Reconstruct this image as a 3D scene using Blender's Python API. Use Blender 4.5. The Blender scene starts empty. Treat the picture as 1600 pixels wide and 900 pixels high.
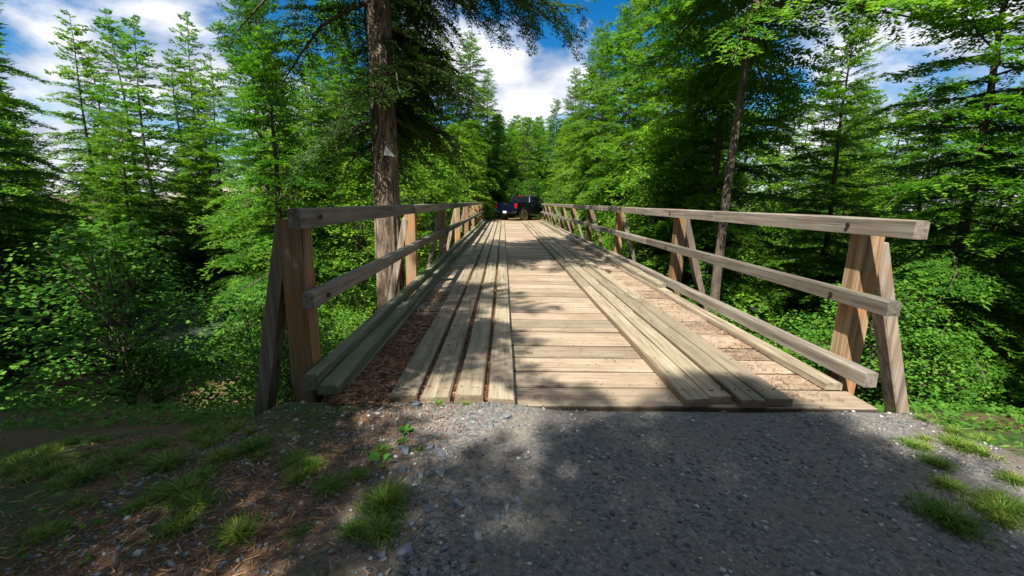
import bpy, bmesh, math, random
import numpy as np
from mathutils import Vector, Matrix

scene = bpy.context.scene
C = bpy.context.collection
R = math.radians

# ------------------------------------------------------------------ camera
H_EYE = 1.42
YAW, PITCH, ROLL, FPX = R(1.371), R(-11.435), R(1.095), 667.0
fw = Vector((math.sin(YAW)*math.cos(PITCH), math.cos(YAW)*math.cos(PITCH), math.sin(PITCH)))
r0 = Vector((math.cos(YAW), -math.sin(YAW), 0))
u0 = r0.cross(fw)
cr = r0*math.cos(ROLL) + u0*math.sin(ROLL)
cu = -r0*math.sin(ROLL) + u0*math.cos(ROLL)
cam = bpy.data.cameras.new('camera')
camo = bpy.data.objects.new('camera', cam)
C.objects.link(camo)
camo.matrix_world = Matrix(((cr.x, cu.x, -fw.x, 0), (cr.y, cu.y, -fw.y, 0), (cr.z, cu.z, -fw.z, H_EYE), (0, 0, 0, 1)))
cam.sensor_fit = 'HORIZONTAL'
cam.sensor_width = 36
cam.lens = 36*FPX/1600
cam.clip_start = 0.05
cam.clip_end = 3000
scene.camera = camo


def at(x, y, z=0.0):
    """photo pixel -> point on the horizontal plane z"""
    d = fw + cr*((x-800)/FPX) - cu*((y-450)/FPX)
    t = (z-H_EYE)/d.z
    return Vector((d.x*t, d.y*t, z))


# ------------------------------------------------------------------ sky, sun, exposure
SUN_AZ, SUN_EL = R(-30), R(53)          # sun stands behind the camera, to the left
sunvec = Vector((math.sin(SUN_AZ)*math.cos(SUN_EL), -math.cos(SUN_AZ)*math.cos(SUN_EL), math.sin(SUN_EL)))
world = bpy.data.worlds.new('World')
scene.world = world
world.use_nodes = True
wn = world.node_tree
wn.nodes.clear()


def node(nt, kind, **kw):
    n = nt.nodes.new(kind)
    for k, v in kw.items():
        if k in n.inputs:
            n.inputs[k].default_value = v
        else:
            setattr(n, k, v)
    return n


sky = node(wn, 'ShaderNodeTexSky', sky_type='NISHITA')
sky.sun_disc = False
sky.sun_elevation = SUN_EL
sky.sun_rotation = math.atan2(sunvec.x, sunvec.y)
sky.altitude = 300
sky.air_density = 1.0
sky.dust_density = 0.15
sky.ozone_density = 3.0
hsv = node(wn, 'ShaderNodeHueSaturation', Saturation=1.45, Value=1.12)
wn.links.new(sky.outputs[0], hsv.inputs['Color'])
tc = node(wn, 'ShaderNodeTexCoord')
mp = node(wn, 'ShaderNodeMapping')
mp.inputs['Scale'].default_value = (1, 1, 1.7)
mp.inputs['Location'].default_value = (0.49, 0.0, 0.19)
wn.links.new(tc.outputs['Generated'], mp.inputs['Vector'])
cl = node(wn, 'ShaderNodeTexNoise', Scale=3.1, Detail=9.0, Roughness=0.56, Distortion=0.15)
wn.links.new(mp.outputs[0], cl.inputs['Vector'])
cramp = node(wn, 'ShaderNodeValToRGB')
cramp.color_ramp.elements[0].position = 0.455
cramp.color_ramp.elements[1].position = 0.56
wn.links.new(cl.outputs['Fac'], cramp.inputs[0])
cl2 = node(wn, 'ShaderNodeTexNoise', Scale=7.0, Detail=5.0, Roughness=0.5)
wn.links.new(mp.outputs[0], cl2.inputs['Vector'])
ccol = node(wn, 'ShaderNodeValToRGB')
ccol.color_ramp.elements[0].position = 0.40
ccol.color_ramp.elements[0].color = (4.6, 5.2, 6.4, 1)
ccol.color_ramp.elements[1].position = 0.60
ccol.color_ramp.elements[1].color = (9.6, 9.7, 10.0, 1)
wn.links.new(cl2.outputs['Fac'], ccol.inputs[0])
cmix = node(wn, 'ShaderNodeMix', data_type='RGBA')
wn.links.new(cramp.outputs[0], cmix.inputs['Factor'])
wn.links.new(hsv.outputs[0], cmix.inputs[6])
wn.links.new(ccol.outputs[0], cmix.inputs[7])
bg = node(wn, 'ShaderNodeBackground', Strength=0.056)
wn.links.new(cmix.outputs[2], bg.inputs[0])
wo = node(wn, 'ShaderNodeOutputWorld')
wn.links.new(bg.outputs[0], wo.inputs[0])

sl = bpy.data.lights.new('sun', 'SUN')
sl.energy = 5.0
sl.angle = R(0.53)
sl.color = (1.0, 0.95, 0.86)
so = bpy.data.objects.new('sun', sl)
C.objects.link(so)
so.rotation_euler = (-sunvec).to_track_quat('-Z', 'Y').to_euler()
so.location = (0, 0, 30)

scene.view_settings.view_transform = 'Standard'
scene.view_settings.look = 'None'
scene.view_settings.gamma = 1
scene.view_settings.use_curve_mapping = False
scene.view_settings.exposure = 1.1
scene.render.engine = 'CYCLES'
scene.cycles.max_bounces = 6
scene.cycles.transmission_bounces = 4
scene.cycles.diffuse_bounces = 4

# ------------------------------------------------------------------ material helpers
_mats = {}


def newmat(name):
    m = bpy.data.materials.new(name)
    m.use_nodes = True
    nt = m.node_tree
    b = nt.nodes['Principled BSDF']
    _mats[name] = m
    return m, nt, b


def ramp(nt, pts):
    n = nt.nodes.new('ShaderNodeValToRGB')
    e = n.color_ramp.elements
    while len(e) < len(pts):
        e.new(0.5)
    for el, (p, c) in zip(e, pts):
        el.position = p
        el.color = (*c, 1) if len(c) == 3 else c
    return n


def mixc(nt, fac, a, b, mode='MIX'):
    n = node(nt, 'ShaderNodeMix', data_type='RGBA', blend_type=mode)
    for s, v in ((0, fac), (6, a), (7, b)):
        if hasattr(v, 'is_linked'):
            nt.links.new(v, n.inputs[s])
        elif s == 0:
            n.inputs[0].default_value = v
        else:
            n.inputs[s].default_value = (*v, 1)
    return n.outputs[2]


def pos_vec(nt, scale, rnd=True, space='position'):
    """world position (plus a per-object offset) scaled per axis"""
    g = node(nt, 'ShaderNodeNewGeometry')
    src = g.outputs['Position']
    if rnd:
        oi = node(nt, 'ShaderNodeObjectInfo')
        mul = node(nt, 'ShaderNodeVectorMath', operation='MULTIPLY_ADD')
        cmb = node(nt, 'ShaderNodeCombineXYZ')
        for k in range(3):
            nt.links.new(oi.outputs['Random'], cmb.inputs[k])
        nt.links.new(cmb.outputs[0], mul.inputs[0])
        mul.inputs[1].default_value = (37.0, 53.0, 29.0)
        nt.links.new(src, mul.inputs[2])
        src = mul.outputs[0]
    mp_ = node(nt, 'ShaderNodeMapping')
    mp_.inputs['Scale'].default_value = scale
    nt.links.new(src, mp_.inputs['Vector'])
    return mp_.outputs[0]


def noise(nt, vec, scale, detail=4.0, rough=0.55, dist=0.0):
    n = node(nt, 'ShaderNodeTexNoise', Scale=scale, Detail=detail, Roughness=rough, Distortion=dist)
    if vec is not None:
        nt.links.new(vec, n.inputs['Vector'])
    return n.outputs['Fac']


def bump(nt, b, h, strength=0.5, dist=0.01, prev=None):
    n = node(nt, 'ShaderNodeBump', Strength=strength, Distance=dist)
    nt.links.new(h, n.inputs['Height'])
    if prev is not None:
        nt.links.new(prev, n.inputs['Normal'])
    if b is not None:
        nt.links.new(n.outputs[0], b.inputs['Normal'])
    return n.outputs[0]


def wood(name, axis, dark, mid, light, stain=(0.3, 0.3, 0.3), stain_amt=0.3, rough=0.85, vary=0.35, edge=0.0, edgec=(0.05, 0.035, 0.022)):
    """weathered sawn timber with the grain along one world axis (0 x, 1 y, 2 z)"""
    m, nt, b = newmat(name)
    sc = [16.0, 16.0, 16.0]
    sc[axis] = 0.7
    v = pos_vec(nt, sc)
    g1 = noise(nt, v, 1.6, 6.0, 0.62, 0.15)
    sc2 = [60.0, 60.0, 60.0]
    sc2[axis] = 1.6
    g2 = noise(nt, pos_vec(nt, sc2), 1.5, 4.0, 0.6)
    rp = ramp(nt, [(0.28, dark), (0.47, mid), (0.72, light)])
    nt.links.new(g1, rp.inputs[0])
    fine = ramp(nt, [(0.28, (0.35, 0.31, 0.28)), (0.40, (0.9, 0.89, 0.88)), (0.7, (1.1, 1.1, 1.1))])
    nt.links.new(g2, fine.inputs[0])
    c = mixc(nt, 0.8, rp.outputs[0], fine.outputs[0], 'MULTIPLY')
    blot = ramp(nt, [(0.45, (0, 0, 0)), (0.68, (1, 1, 1))])
    nt.links.new(noise(nt, pos_vec(nt, (1, 1, 1)), 2.6, 5.0, 0.6), blot.inputs[0])
    mul = node(nt, 'ShaderNodeMath', operation='MULTIPLY')
    nt.links.new(blot.outputs[0], mul.inputs[0])
    mul.inputs[1].default_value = stain_amt
    c = mixc(nt, mul.outputs[0], c, stain)
    # knots
    ks = [5.0, 5.0, 5.0]
    ks[axis] = 1.7
    vo = node(nt, 'ShaderNodeTexVoronoi', Scale=1.0, Randomness=1.0)
    nt.links.new(pos_vec(nt, ks), vo.inputs['Vector'])
    kr = ramp(nt, [(0.03, (0.3, 0.22, 0.16)), (0.10, (1, 1, 1))])
    nt.links.new(vo.outputs['Distance'], kr.inputs[0])
    c = mixc(nt, 0.7, c, kr.outputs[0], 'MULTIPLY')
    # each board its own tone
    oi = node(nt, 'ShaderNodeObjectInfo')
    tr = ramp(nt, [(0, (1-vary, 1-vary*1.02, 1-vary*1.06)), (0.5, (1, 0.98, 0.96)), (1, (1+vary*0.35, 1+vary*0.3, 1+vary*0.22))])
    nt.links.new(oi.outputs['Random'], tr.inputs[0])
    c = mixc(nt, 1.0, c, tr.outputs[0], 'MULTIPLY')
    if edge > 0:      # sawn sides darkened: grime, and the seams' shade put into the colour
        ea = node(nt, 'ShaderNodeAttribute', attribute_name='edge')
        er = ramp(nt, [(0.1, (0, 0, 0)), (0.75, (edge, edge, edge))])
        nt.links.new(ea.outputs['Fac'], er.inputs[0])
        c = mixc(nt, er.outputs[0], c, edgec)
    # drying cracks along the grain
    cs_ = [34.0, 34.0, 34.0]
    cs_[axis] = 0.55
    ck = noise(nt, pos_vec(nt, cs_), 1.0, 3.0, 0.5, 0.3)
    ckr = ramp(nt, [(0.30, (0.25, 0.2, 0.16)), (0.345, (1, 1, 1))])
    nt.links.new(ck, ckr.inputs[0])
    c = mixc(nt, 0.85, c, ckr.outputs[0], 'MULTIPLY')
    nt.links.new(c, b.inputs['Base Color'])
    b.inputs['Roughness'].default_value = rough
    b.inputs['Specular IOR Level'].default_value = 0.25
    n1 = bump(nt, None, g2, 0.55, 0.004)
    bump(nt, b, g1, 0.5, 0.008, n1)
    return m


def plain(name, col, rough=0.6, metallic=0.0, spec=0.5, coat=0.0, emis=None):
    m, nt, b = newmat(name)
    b.inputs['Base Color'].default_value = (*col, 1)
    b.inputs['Roughness'].default_value = rough
    b.inputs['Metallic'].default_value = metallic
    b.inputs['Specular IOR Level'].default_value = spec
    b.inputs['Coat Weight'].default_value = coat
    v = noise(nt, pos_vec(nt, (1, 1, 1)), 9.0, 4.0)
    rr = ramp(nt, [(0.3, tuple(x*0.82 for x in col)), (0.7, tuple(min(1, x*1.12) for x in col))])
    nt.links.new(v, rr.inputs[0])
    nt.links.new(rr.outputs[0], b.inputs['Base Color'])
    return m


def leafmat(name, dark, mid, light, trans=0.35, rough=0.6, hue=0.18):
    m, nt, b = newmat(name)
    a = node(nt, 'ShaderNodeAttribute', attribute_name='tint')
    rp = ramp(nt, [(0.0, dark), (0.5, mid), (1.0, light)])
    nt.links.new(a.outputs['Fac'], rp.inputs[0])
    oi = node(nt, 'ShaderNodeObjectInfo')
    tr = ramp(nt, [(0, (1-hue, 1-hue*0.4, 1-hue*0.3)), (1, (1+hue, 1+hue*0.35, 1.0))])
    nt.links.new(oi.outputs['Random'], tr.inputs[0])
    c = mixc(nt, 1.0, rp.outputs[0], tr.outputs[0], 'MULTIPLY')
    nt.links.new(c, b.inputs['Base Color'])
    b.inputs['Roughness'].default_value = rough
    b.inputs['Specular IOR Level'].default_value = 0.18
    t = node(nt, 'ShaderNodeBsdfTranslucent')
    c2 = mixc(nt, 1.0, c, (1.2, 1.3, 0.6), 'MULTIPLY')
    nt.links.new(c2, t.inputs['Color'])
    mx = node(nt, 'ShaderNodeMixShader')
    mx.inputs[0].default_value = trans
    nt.links.new(b.outputs[0], mx.inputs[1])
    nt.links.new(t.outputs[0], mx.inputs[2])
    nt.links.new(mx.outputs[0], nt.nodes['Material Output'].inputs['Surface'])
    return m


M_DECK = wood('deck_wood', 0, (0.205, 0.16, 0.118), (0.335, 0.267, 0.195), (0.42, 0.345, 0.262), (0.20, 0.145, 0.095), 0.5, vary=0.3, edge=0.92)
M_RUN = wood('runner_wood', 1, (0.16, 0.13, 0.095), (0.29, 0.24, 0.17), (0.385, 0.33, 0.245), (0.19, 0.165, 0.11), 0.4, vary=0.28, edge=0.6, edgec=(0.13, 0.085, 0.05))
M_RUNEND = M_RUN
M_RAIL = wood('rail_wood', 1, (0.085, 0.076, 0.062), (0.19, 0.17, 0.14), (0.30, 0.275, 0.23), (0.14, 0.105, 0.065), 0.5, vary=0.4)
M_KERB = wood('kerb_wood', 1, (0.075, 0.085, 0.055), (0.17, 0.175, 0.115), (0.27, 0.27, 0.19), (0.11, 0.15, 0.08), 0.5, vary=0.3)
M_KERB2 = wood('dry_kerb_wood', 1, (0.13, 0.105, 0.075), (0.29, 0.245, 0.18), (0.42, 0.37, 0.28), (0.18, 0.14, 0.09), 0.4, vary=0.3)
M_POST = wood('post_wood', 2, (0.11, 0.065, 0.038), (0.25, 0.16, 0.09), (0.40, 0.31, 0.21), (0.40, 0.16, 0.05), 0.65, vary=0.5)
M_BRACE = wood('brace_wood', 2, (0.09, 0.075, 0.06), (0.22, 0.185, 0.145), (0.38, 0.34, 0.28), (0.26, 0.14, 0.07), 0.45, vary=0.5)
M_BEAM = wood('beam_wood', 1, (0.06, 0.05, 0.04), (0.14, 0.115, 0.085), (0.22, 0.19, 0.15), (0.09, 0.09, 0.06), 0.4, vary=0.3)
M_XBEAM = wood('cross_beam_wood', 0, (0.06, 0.05, 0.04), (0.16, 0.125, 0.09), (0.26, 0.21, 0.16), (0.09, 0.09, 0.06), 0.4, vary=0.3)
M_NAIL = plain('nail_iron', (0.05, 0.035, 0.028), 0.6, 0.7)
M_HEM = leafmat('hemlock_leaf', (0.038, 0.11, 0.012), (0.092, 0.225, 0.018), (0.19, 0.36, 0.028), 0.44)
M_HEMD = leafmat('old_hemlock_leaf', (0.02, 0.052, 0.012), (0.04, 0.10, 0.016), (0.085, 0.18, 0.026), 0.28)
M_MAP = leafmat('maple_leaf', (0.065, 0.165, 0.016), (0.135, 0.285, 0.022), (0.25, 0.40, 0.035), 0.46)
M_SHR = leafmat('shrub_leaf', (0.042, 0.13, 0.016), (0.085, 0.225, 0.024), (0.165, 0.33, 0.04), 0.42)
M_GRASS = leafmat('grass_blade', (0.055, 0.13, 0.018), (0.13, 0.26, 0.03), (0.32, 0.33, 0.10), 0.38)
M_WEED = leafmat('weed_leaf', (0.03, 0.11, 0.02), (0.06, 0.20, 0.025), (0.11, 0.30, 0.04), 0.35)
M_NEEDLE = leafmat('dead_needles', (0.07, 0.033, 0.018), (0.22, 0.10, 0.052), (0.46, 0.27, 0.16), 0.05, 0.8, 0.05)


def barkmat(name, dark, mid, light, sc=1.0):
    m, nt, b = newmat(name)
    v = pos_vec(nt, (14*sc, 14*sc, 2.2*sc))
    n1 = noise(nt, v, 1.0, 7.0, 0.65, 1.2)
    rp = ramp(nt, [(0.36, dark), (0.5, mid), (0.66, light)])
    nt.links.new(n1, rp.inputs[0])
    n2 = noise(nt, pos_vec(nt, (1, 1, 0.6)), 30.0, 4.0)
    rp2 = ramp(nt, [(0.3, (0.7, 0.68, 0.66)), (0.7, (1.15, 1.13, 1.1))])
    nt.links.new(n2, rp2.inputs[0])
    c = mixc(nt, 1.0, rp.outputs[0], rp2.outputs[0], 'MULTIPLY')
    nt.links.new(c, b.inputs['Base Color'])
    b.inputs['Roughness'].default_value = 0.9
    b.inputs['Specular IOR Level'].default_value = 0.15
    n = bump(nt, None, n2, 0.6, 0.006)
    bump(nt, b, n1, 1.0, 0.03, n)
    return m


M_BARK = barkmat('hemlock_bark', (0.045, 0.030, 0.022), (0.17, 0.125, 0.09), (0.34, 0.28, 0.22))
M_TWIG = barkmat('branch_bark', (0.05, 0.04, 0.03), (0.13, 0.105, 0.08), (0.22, 0.19, 0.15), 2.0)


# ------------------------------------------------------------------ mesh helpers
def mesh_np(name, V, F, tint=None, smooth=False):
    """V (n,3), F (m,k) with k = 3 or 4"""
    me = bpy.data.meshes.new(name)
    V = np.asarray(V, dtype=np.float32)
    F = np.asarray(F, dtype=np.int32)
    k = F.shape[1]
    me.vertices.add(len(V))
    me.vertices.foreach_set('co', V.ravel())
    me.loops.add(F.size)
    me.loops.foreach_set('vertex_index', F.ravel())
    me.polygons.add(len(F))
    me.polygons.foreach_set('loop_start', np.arange(0, F.size, k, dtype=np.int32))
    if smooth:
        me.polygons.foreach_set('use_smooth', np.ones(len(F), dtype=bool))
    if tint is not None:
        a = me.attributes.new('tint', 'FLOAT', 'POINT')
        a.data.foreach_set('value', np.asarray(tint, dtype=np.float32))
    me.update(calc_edges=True)
    return me


def mesh_py(name, V, F, smooth=False):
    me = bpy.data.meshes.new(name)
    me.from_pydata([tuple(v) for v in V], [], F)
    me.update()
    if smooth:
        for p in me.polygons:
            p.use_smooth = True
    return me


def link(name, me, mat=None, parent=None, loc=(0, 0, 0), rot=(0, 0, 0), scale=(1, 1, 1)):
    o = bpy.data.objects.new(name, me)
    C.objects.link(o)
    if mat is not None and me is not None and not me.materials:
        me.materials.append(mat)
    o.location = loc
    o.rotation_euler = rot
    o.scale = scale
    if parent is not None:
        o.parent = parent
    return o


def tag(o, label=None, cat=None, group=None, kind=None):
    if label: o['label'] = label
    if cat: o['category'] = cat
    if group: o['group'] = group
    if kind: o['kind'] = kind
    return o


def empty(name, loc=(0, 0, 0), rotz=0.0, label=None, cat=None, group=None):
    o = bpy.data.objects.new(name, None)
    C.objects.link(o)
    o.empty_display_size = 0.2
    o.location = loc
    o.rotation_euler = (0, 0, rotz)
    return tag(o, label, cat, group)


class MB:
    def __init__(s):
        s.V, s.F = [], []

    def add(s, V, F):
        k = len(s.V)
        s.V += [tuple(v) for v in V]
        s.F += [tuple(i+k for i in f) for f in F]
        return s

    def box(s, x0, x1, y0, y1, z0, z1, c=0.0, M=None):
        """box, optional chamfer c on all edges"""
        if c <= 0:
            V = [(x, y, z) for z in (z0, z1) for y in (y0, y1) for x in (x0, x1)]
            F = [(0, 2, 3, 1), (4, 5, 7, 6), (0, 1, 5, 4), (2, 6, 7, 3), (0, 4, 6, 2), (1, 3, 7, 5)]
        else:
            bm = bmesh.new()
            bmesh.ops.create_cube(bm, size=1)
            bmesh.ops.scale(bm, vec=(x1-x0, y1-y0, z1-z0), verts=bm.verts)
            bmesh.ops.translate(bm, vec=((x0+x1)/2, (y0+y1)/2, (z0+z1)/2), verts=bm.verts)
            bmesh.ops.bevel(bm, geom=bm.edges[:], offset=c, segments=1, affect='EDGES')
            bm.verts.index_update()
            V = [v.co.copy() for v in bm.verts]
            F = [tuple(v.index for v in f.verts) for f in bm.faces]
            bm.free()
        if M is not None:
            V = [M @ Vector(v) for v in V]
        return s.add(V, F)

    def cyl(s, p, q, r0, r1, n=12, cap=True):
        p, q = Vector(p), Vector(q)
        d = (q-p).normalized()
        a = d.orthogonal().normalized()
        b = d.cross(a)
        V = []
        for pt, r in ((p, r0), (q, r1)):
            for i in range(n):
                t = 2*math.pi*i/n
                V.append(pt + a*math.cos(t)*r + b*math.sin(t)*r)
        F = [(i, (i+1) % n, n+(i+1) % n, n+i) for i in range(n)]
        if cap:
            F += [tuple(range(n-1, -1, -1)), tuple(range(n, 2*n))]
        return s.add(V, F)

    def prism(s, prof, x0, x1):
        """profile list of (y,z), extruded from x0 to x1"""
        n = len(prof)
        V = [(x0, y, z) for y, z in prof] + [(x1, y, z) for y, z in prof]
        F = [tuple(range(n)), tuple(range(2*n-1, n-1, -1))]
        F += [(i, n+i, n+(i+1) % n, (i+1) % n) for i in range(n)]
        return s.add(V, F)

    def mesh(s, name, smooth=False):
        me = mesh_py(name, s.V, s.F, smooth)
        bm = bmesh.new()
        bm.from_mesh(me)
        bmesh.ops.recalc_face_normals(bm, faces=bm.faces)
        bm.to_mesh(me)
        bm.free()
        return me


def timber(name, axis, length, w, t, seed, nseg=3, ch=0.008, jit=0.004, endj=0.012):
    """a sawn board: length along axis (0 x / 1 y / 2 z), worn top arrises, slightly uneven.
    origin at the centre of the underside"""
    rg = random.Random(seed)
    V, F = [], []
    hw = w/2
    secs = []
    for k in range(nseg+1):
        s = -length/2 + length*k/nseg
        dl = rg.uniform(-jit, jit)
        dr = rg.uniform(-jit, jit)
        dz = rg.uniform(-jit, jit*0.6)
        if k in (0, nseg):
            dz -= jit*0.5
        e0 = (rg.uniform(-endj, endj) if k in (0, nseg) else 0)
        e1 = (rg.uniform(-endj, endj) if k in (0, nseg) else 0)
        c2 = ch*rg.uniform(0.6, 1.7)
        c3 = ch*rg.uniform(0.6, 1.7)
        pr = [(-hw+dl, 0, e0), (hw+dr, 0, e1), (hw+dr, t-c2+dz, e1), (hw-c2+dr, t+dz, e1), (-hw+c3+dl, t+dz, e0), (-hw+dl, t-c3+dz, e0)]
        secs.append([(s+e, a, b) for a, b, e in pr])
    for sec in secs:
        for l, a, b in sec:
            V.append({0: (l, a, b), 1: (a, l, b), 2: (a, b, l)}[axis])
    n = 6
    for k in range(nseg):
        for i in range(n):
            F.append((k*n+i, k*n+(i+1) % n, (k+1)*n+(i+1) % n, (k+1)*n+i))
    F.append(tuple(range(n-1, -1, -1)))
    F.append(tuple(range(nseg*n, nseg*n+n)))
    me = mesh_py(name, V, F)
    bm = bmesh.new()
    bm.from_mesh(me)
    bmesh.ops.recalc_face_normals(bm, faces=bm.faces)
    bm.to_mesh(me)
    bm.free()
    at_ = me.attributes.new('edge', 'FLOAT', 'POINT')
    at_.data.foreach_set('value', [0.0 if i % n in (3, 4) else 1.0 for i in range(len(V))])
    return me


# ------------------------------------------------------------------ terrain
def sstep(a, b, x):
    t = np.clip((x-a)/(b-a), 0, 1)
    return t*t*(3-2*t)


def vnoise(x, y, f, seed):
    rs = np.random.RandomState(seed)
    out = np.zeros_like(x)
    for k in range(7):
        th = rs.uniform(0, 6.283)
        ff = f*rs.uniform(0.6, 1.7)
        out += np.sin((x*math.cos(th)+y*math.sin(th))*ff + rs.uniform(0, 6.28))
    return out/7


XC = 0.73        # bridge centre line
Y0, Y1 = 2.80, 31.25


def terrain(x, y):
    x = np.asarray(x, dtype=float)
    y = np.asarray(y, dtype=float)
    off = np.abs(x-XC)
    z = -0.012 + 0.010*vnoise(x, y, 5.0, 1) + 0.02*vnoise(x, y, 1.3, 2) * sstep(0, 2.5, -y + 2.6)
    # shoulders rise a little and then the bank falls away
    side = sstep(2.6, 4.2, off)
    z = z + side*(0.05*vnoise(x, y, 2.2, 3) - 0.06)
    far = sstep(3.5, 12, off)
    z = z + far*(0.5*vnoise(x, y, 0.35, 4) - 0.35)
    ys = y + 0.7*vnoise(x, y, 0.5, 5)*sstep(2.6, 5, off)
    rav = sstep(2.9, 10.0, ys)*(1-sstep(24.0, 30.8, ys))
    z = z - 3.3*rav + rav*0.25*vnoise(x, y, 1.1, 6)
    # soil built up against the ends of the left runner planks
    z = z + (0.050+0.008*vnoise(x, y, 14, 21))*sstep(2.42, 2.70, y)*(1-sstep(2.76, 2.80, y))*(1-sstep(0.0, 0.45, x))*sstep(-2.0, -1.4, x)
    # abutment: the ground steps down under the deck
    under = (1-sstep(2.25, 2.45, off))
    z = z - 0.42*under*sstep(2.77, 2.81, y)*(1-sstep(31.25, 31.32, y))
    # at the sides of the bridge the bank drops away early
    z = z - 0.55*sstep(2.2, 2.6, off)*sstep(1.9, 4.0, y)*(1-sstep(28, 31, y))
    return z


def axis_vals(segs):
    out = []
    for a, b, st in segs:
        n = max(1, int(round((b-a)/st)))
        out += list(np.linspace(a, b, n, endpoint=False))
    out.append(segs[-1][1])
    return np.array(out)


gx = axis_vals([(-400, -60, 34), (-60, -14, 3), (-14, -4, 0.6), (-4, 5, 0.085), (5, 15, 0.6), (15, 60, 3), (60, 400, 34)])
gy = axis_vals([(-300, -40, 30), (-40, -6, 3), (-6, 0.4, 0.25), (0.4, 2.72, 0.06), (2.72, 2.86, 0.02), (2.86, 4, 0.2), (4, 31.2, 0.45), (31.2, 31.36, 0.04), (31.36, 44, 0.4), (44, 80, 3), (80, 500, 40)])
GX, GY = np.meshgrid(gx, gy)
GZ = terrain(GX, GY)
nx, ny = len(gx), len(gy)
idx = np.arange(nx*ny).reshape(ny, nx)
GF = np.stack([idx[:-1, :-1], idx[:-1, 1:], idx[1:, 1:], idx[1:, :-1]], -1).reshape(-1, 4)


def ground_mat():
    m, nt, b = newmat('gravel_and_forest_floor')
    g = node(nt, 'ShaderNodeNewGeometry')
    sep = node(nt, 'ShaderNodeSeparateXYZ')
    nt.links.new(g.outputs['Position'], sep.inputs[0])
    v = pos_vec(nt, (1, 1, 1), rnd=False)
    # packed gravel: grey slate grit with brown dust
    n1 = noise(nt, v, 42.0, 8.0, 0.78)
    grit = ramp(nt, [(0.32, (0.034, 0.033, 0.033)), (0.45, (0.105, 0.102, 0.098)), (0.56, (0.185, 0.175, 0.162)), (0.70, (0.36, 0.335, 0.30))])
    nt.links.new(n1, grit.inputs[0])
    n2 = noise(nt, v, 3.2, 6.0, 0.68)
    dust = ramp(nt, [(0.42, (0, 0, 0)), (0.66, (1, 1, 1))])
    nt.links.new(n2, dust.inputs[0])
    dm = node(nt, 'ShaderNodeMath', operation='MULTIPLY')
    dm.inputs[1].default_value = 0.55
    nt.links.new(dust.outputs[0], dm.inputs[0])
    n3 = noise(nt, v, 140.0, 3.0, 0.6)
    dcol = ramp(nt, [(0.3, (0.11, 0.085, 0.06)), (0.7, (0.27, 0.215, 0.155))])
    nt.links.new(n3, dcol.inputs[0])
    gravel = mixc(nt, dm.outputs[0], grit.outputs[0], dcol.outputs[0])
    # forest floor: brown litter with green moss
    n4 = noise(nt, v, 40.0, 6.0, 0.7)
    lit = ramp(nt, [(0.3, (0.035, 0.022, 0.013)), (0.5, (0.115, 0.068, 0.036)), (0.72, (0.24, 0.15, 0.085))])
    nt.links.new(n4, lit.inputs[0])
    n5 = noise(nt, v, 0.9, 4.0, 0.6)
    mf = ramp(nt, [(0.47, (0, 0, 0)), (0.62, (1, 1, 1))])
    nt.links.new(n5, mf.inputs[0])
    mossc = ramp(nt, [(0.3, (0.025, 0.05, 0.012)), (0.7, (0.07, 0.12, 0.03))])
    nt.links.new(n4, mossc.inputs[0])
    floor = mixc(nt, mf.outputs[0], lit.outputs[0], mossc.outputs[0])
    # road corridor: |x - 1.05| < 1.75 with a ragged edge
    ax = node(nt, 'ShaderNodeMath', operation='SUBTRACT')
    nt.links.new(sep.outputs[0], ax.inputs[0])
    ax.inputs[1].default_value = 1.25
    ab = node(nt, 'ShaderNodeMath', operation='ABSOLUTE')
    nt.links.new(ax.outputs[0], ab.inputs[0])
    n6 = noise(nt, v, 2.6, 5.0, 0.65)
    rag = node(nt, 'ShaderNodeMath', operation='MULTIPLY_ADD')
    nt.links.new(n6, rag.inputs[0])
    rag.inputs[1].default_value = 1.0
    nt.links.new(ab.outputs[0], rag.inputs[2])
    msk = ramp(nt, [(0.0, (0, 0, 0)), (1.0, (1, 1, 1))])
    mr = node(nt, 'ShaderNodeMapRange')
    mr.inputs['From Min'].default_value = 2.1
    mr.inputs['From Max'].default_value = 2.7
    nt.links.new(rag.outputs[0], mr.inputs['Value'])
    # gravel ends at the ravine, beyond the bridge the road is brown dirt
    yr = node(nt, 'ShaderNodeMapRange')
    yr.inputs['From Min'].default_value = 2.9
    yr.inputs['From Max'].default_value = 3.6
    nt.links.new(sep.outputs[1], yr.inputs['Value'])
    mx = node(nt, 'ShaderNodeMath', operation='MAXIMUM')
    nt.links.new(mr.outputs[0], mx.inputs[0])
    nt.links.new(yr.outputs[0], mx.inputs[1])
    col = mixc(nt, mx.outputs[0], gravel, floor)
    fr = node(nt, 'ShaderNodeMapRange')
    fr.inputs['From Min'].default_value = 31.1
    fr.inputs['From Max'].default_value = 31.4
    nt.links.new(sep.outputs[1], fr.inputs['Value'])
    inv = node(nt, 'ShaderNodeMapRange')
    inv.inputs['From Min'].default_value = 3.3
    inv.inputs['From Max'].default_value = 2.6
    nt.links.new(rag.outputs[0], inv.inputs['Value'])
    fm = node(nt, 'ShaderNodeMath', operation='MULTIPLY')
    nt.links.new(fr.outputs[0], fm.inputs[0])
    nt.links.new(inv.outputs[0], fm.inputs[1])
    dirt = ramp(nt, [(0.3, (0.14, 0.085, 0.05)), (0.7, (0.33, 0.22, 0.14))])
    nt.links.new(n4, dirt.inputs[0])
    col = mixc(nt, fm.outputs[0], col, dirt.outputs[0])
    nt.links.new(col, b.inputs['Base Color'])
    b.inputs['Roughness'].default_value = 0.9
    b.inputs['Specular IOR Level'].default_value = 0.25
    nn = bump(nt, None, n1, 0.8, 0.010)
    bump(nt, b, n2, 0.6, 0.03, nn)
    return m


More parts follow.
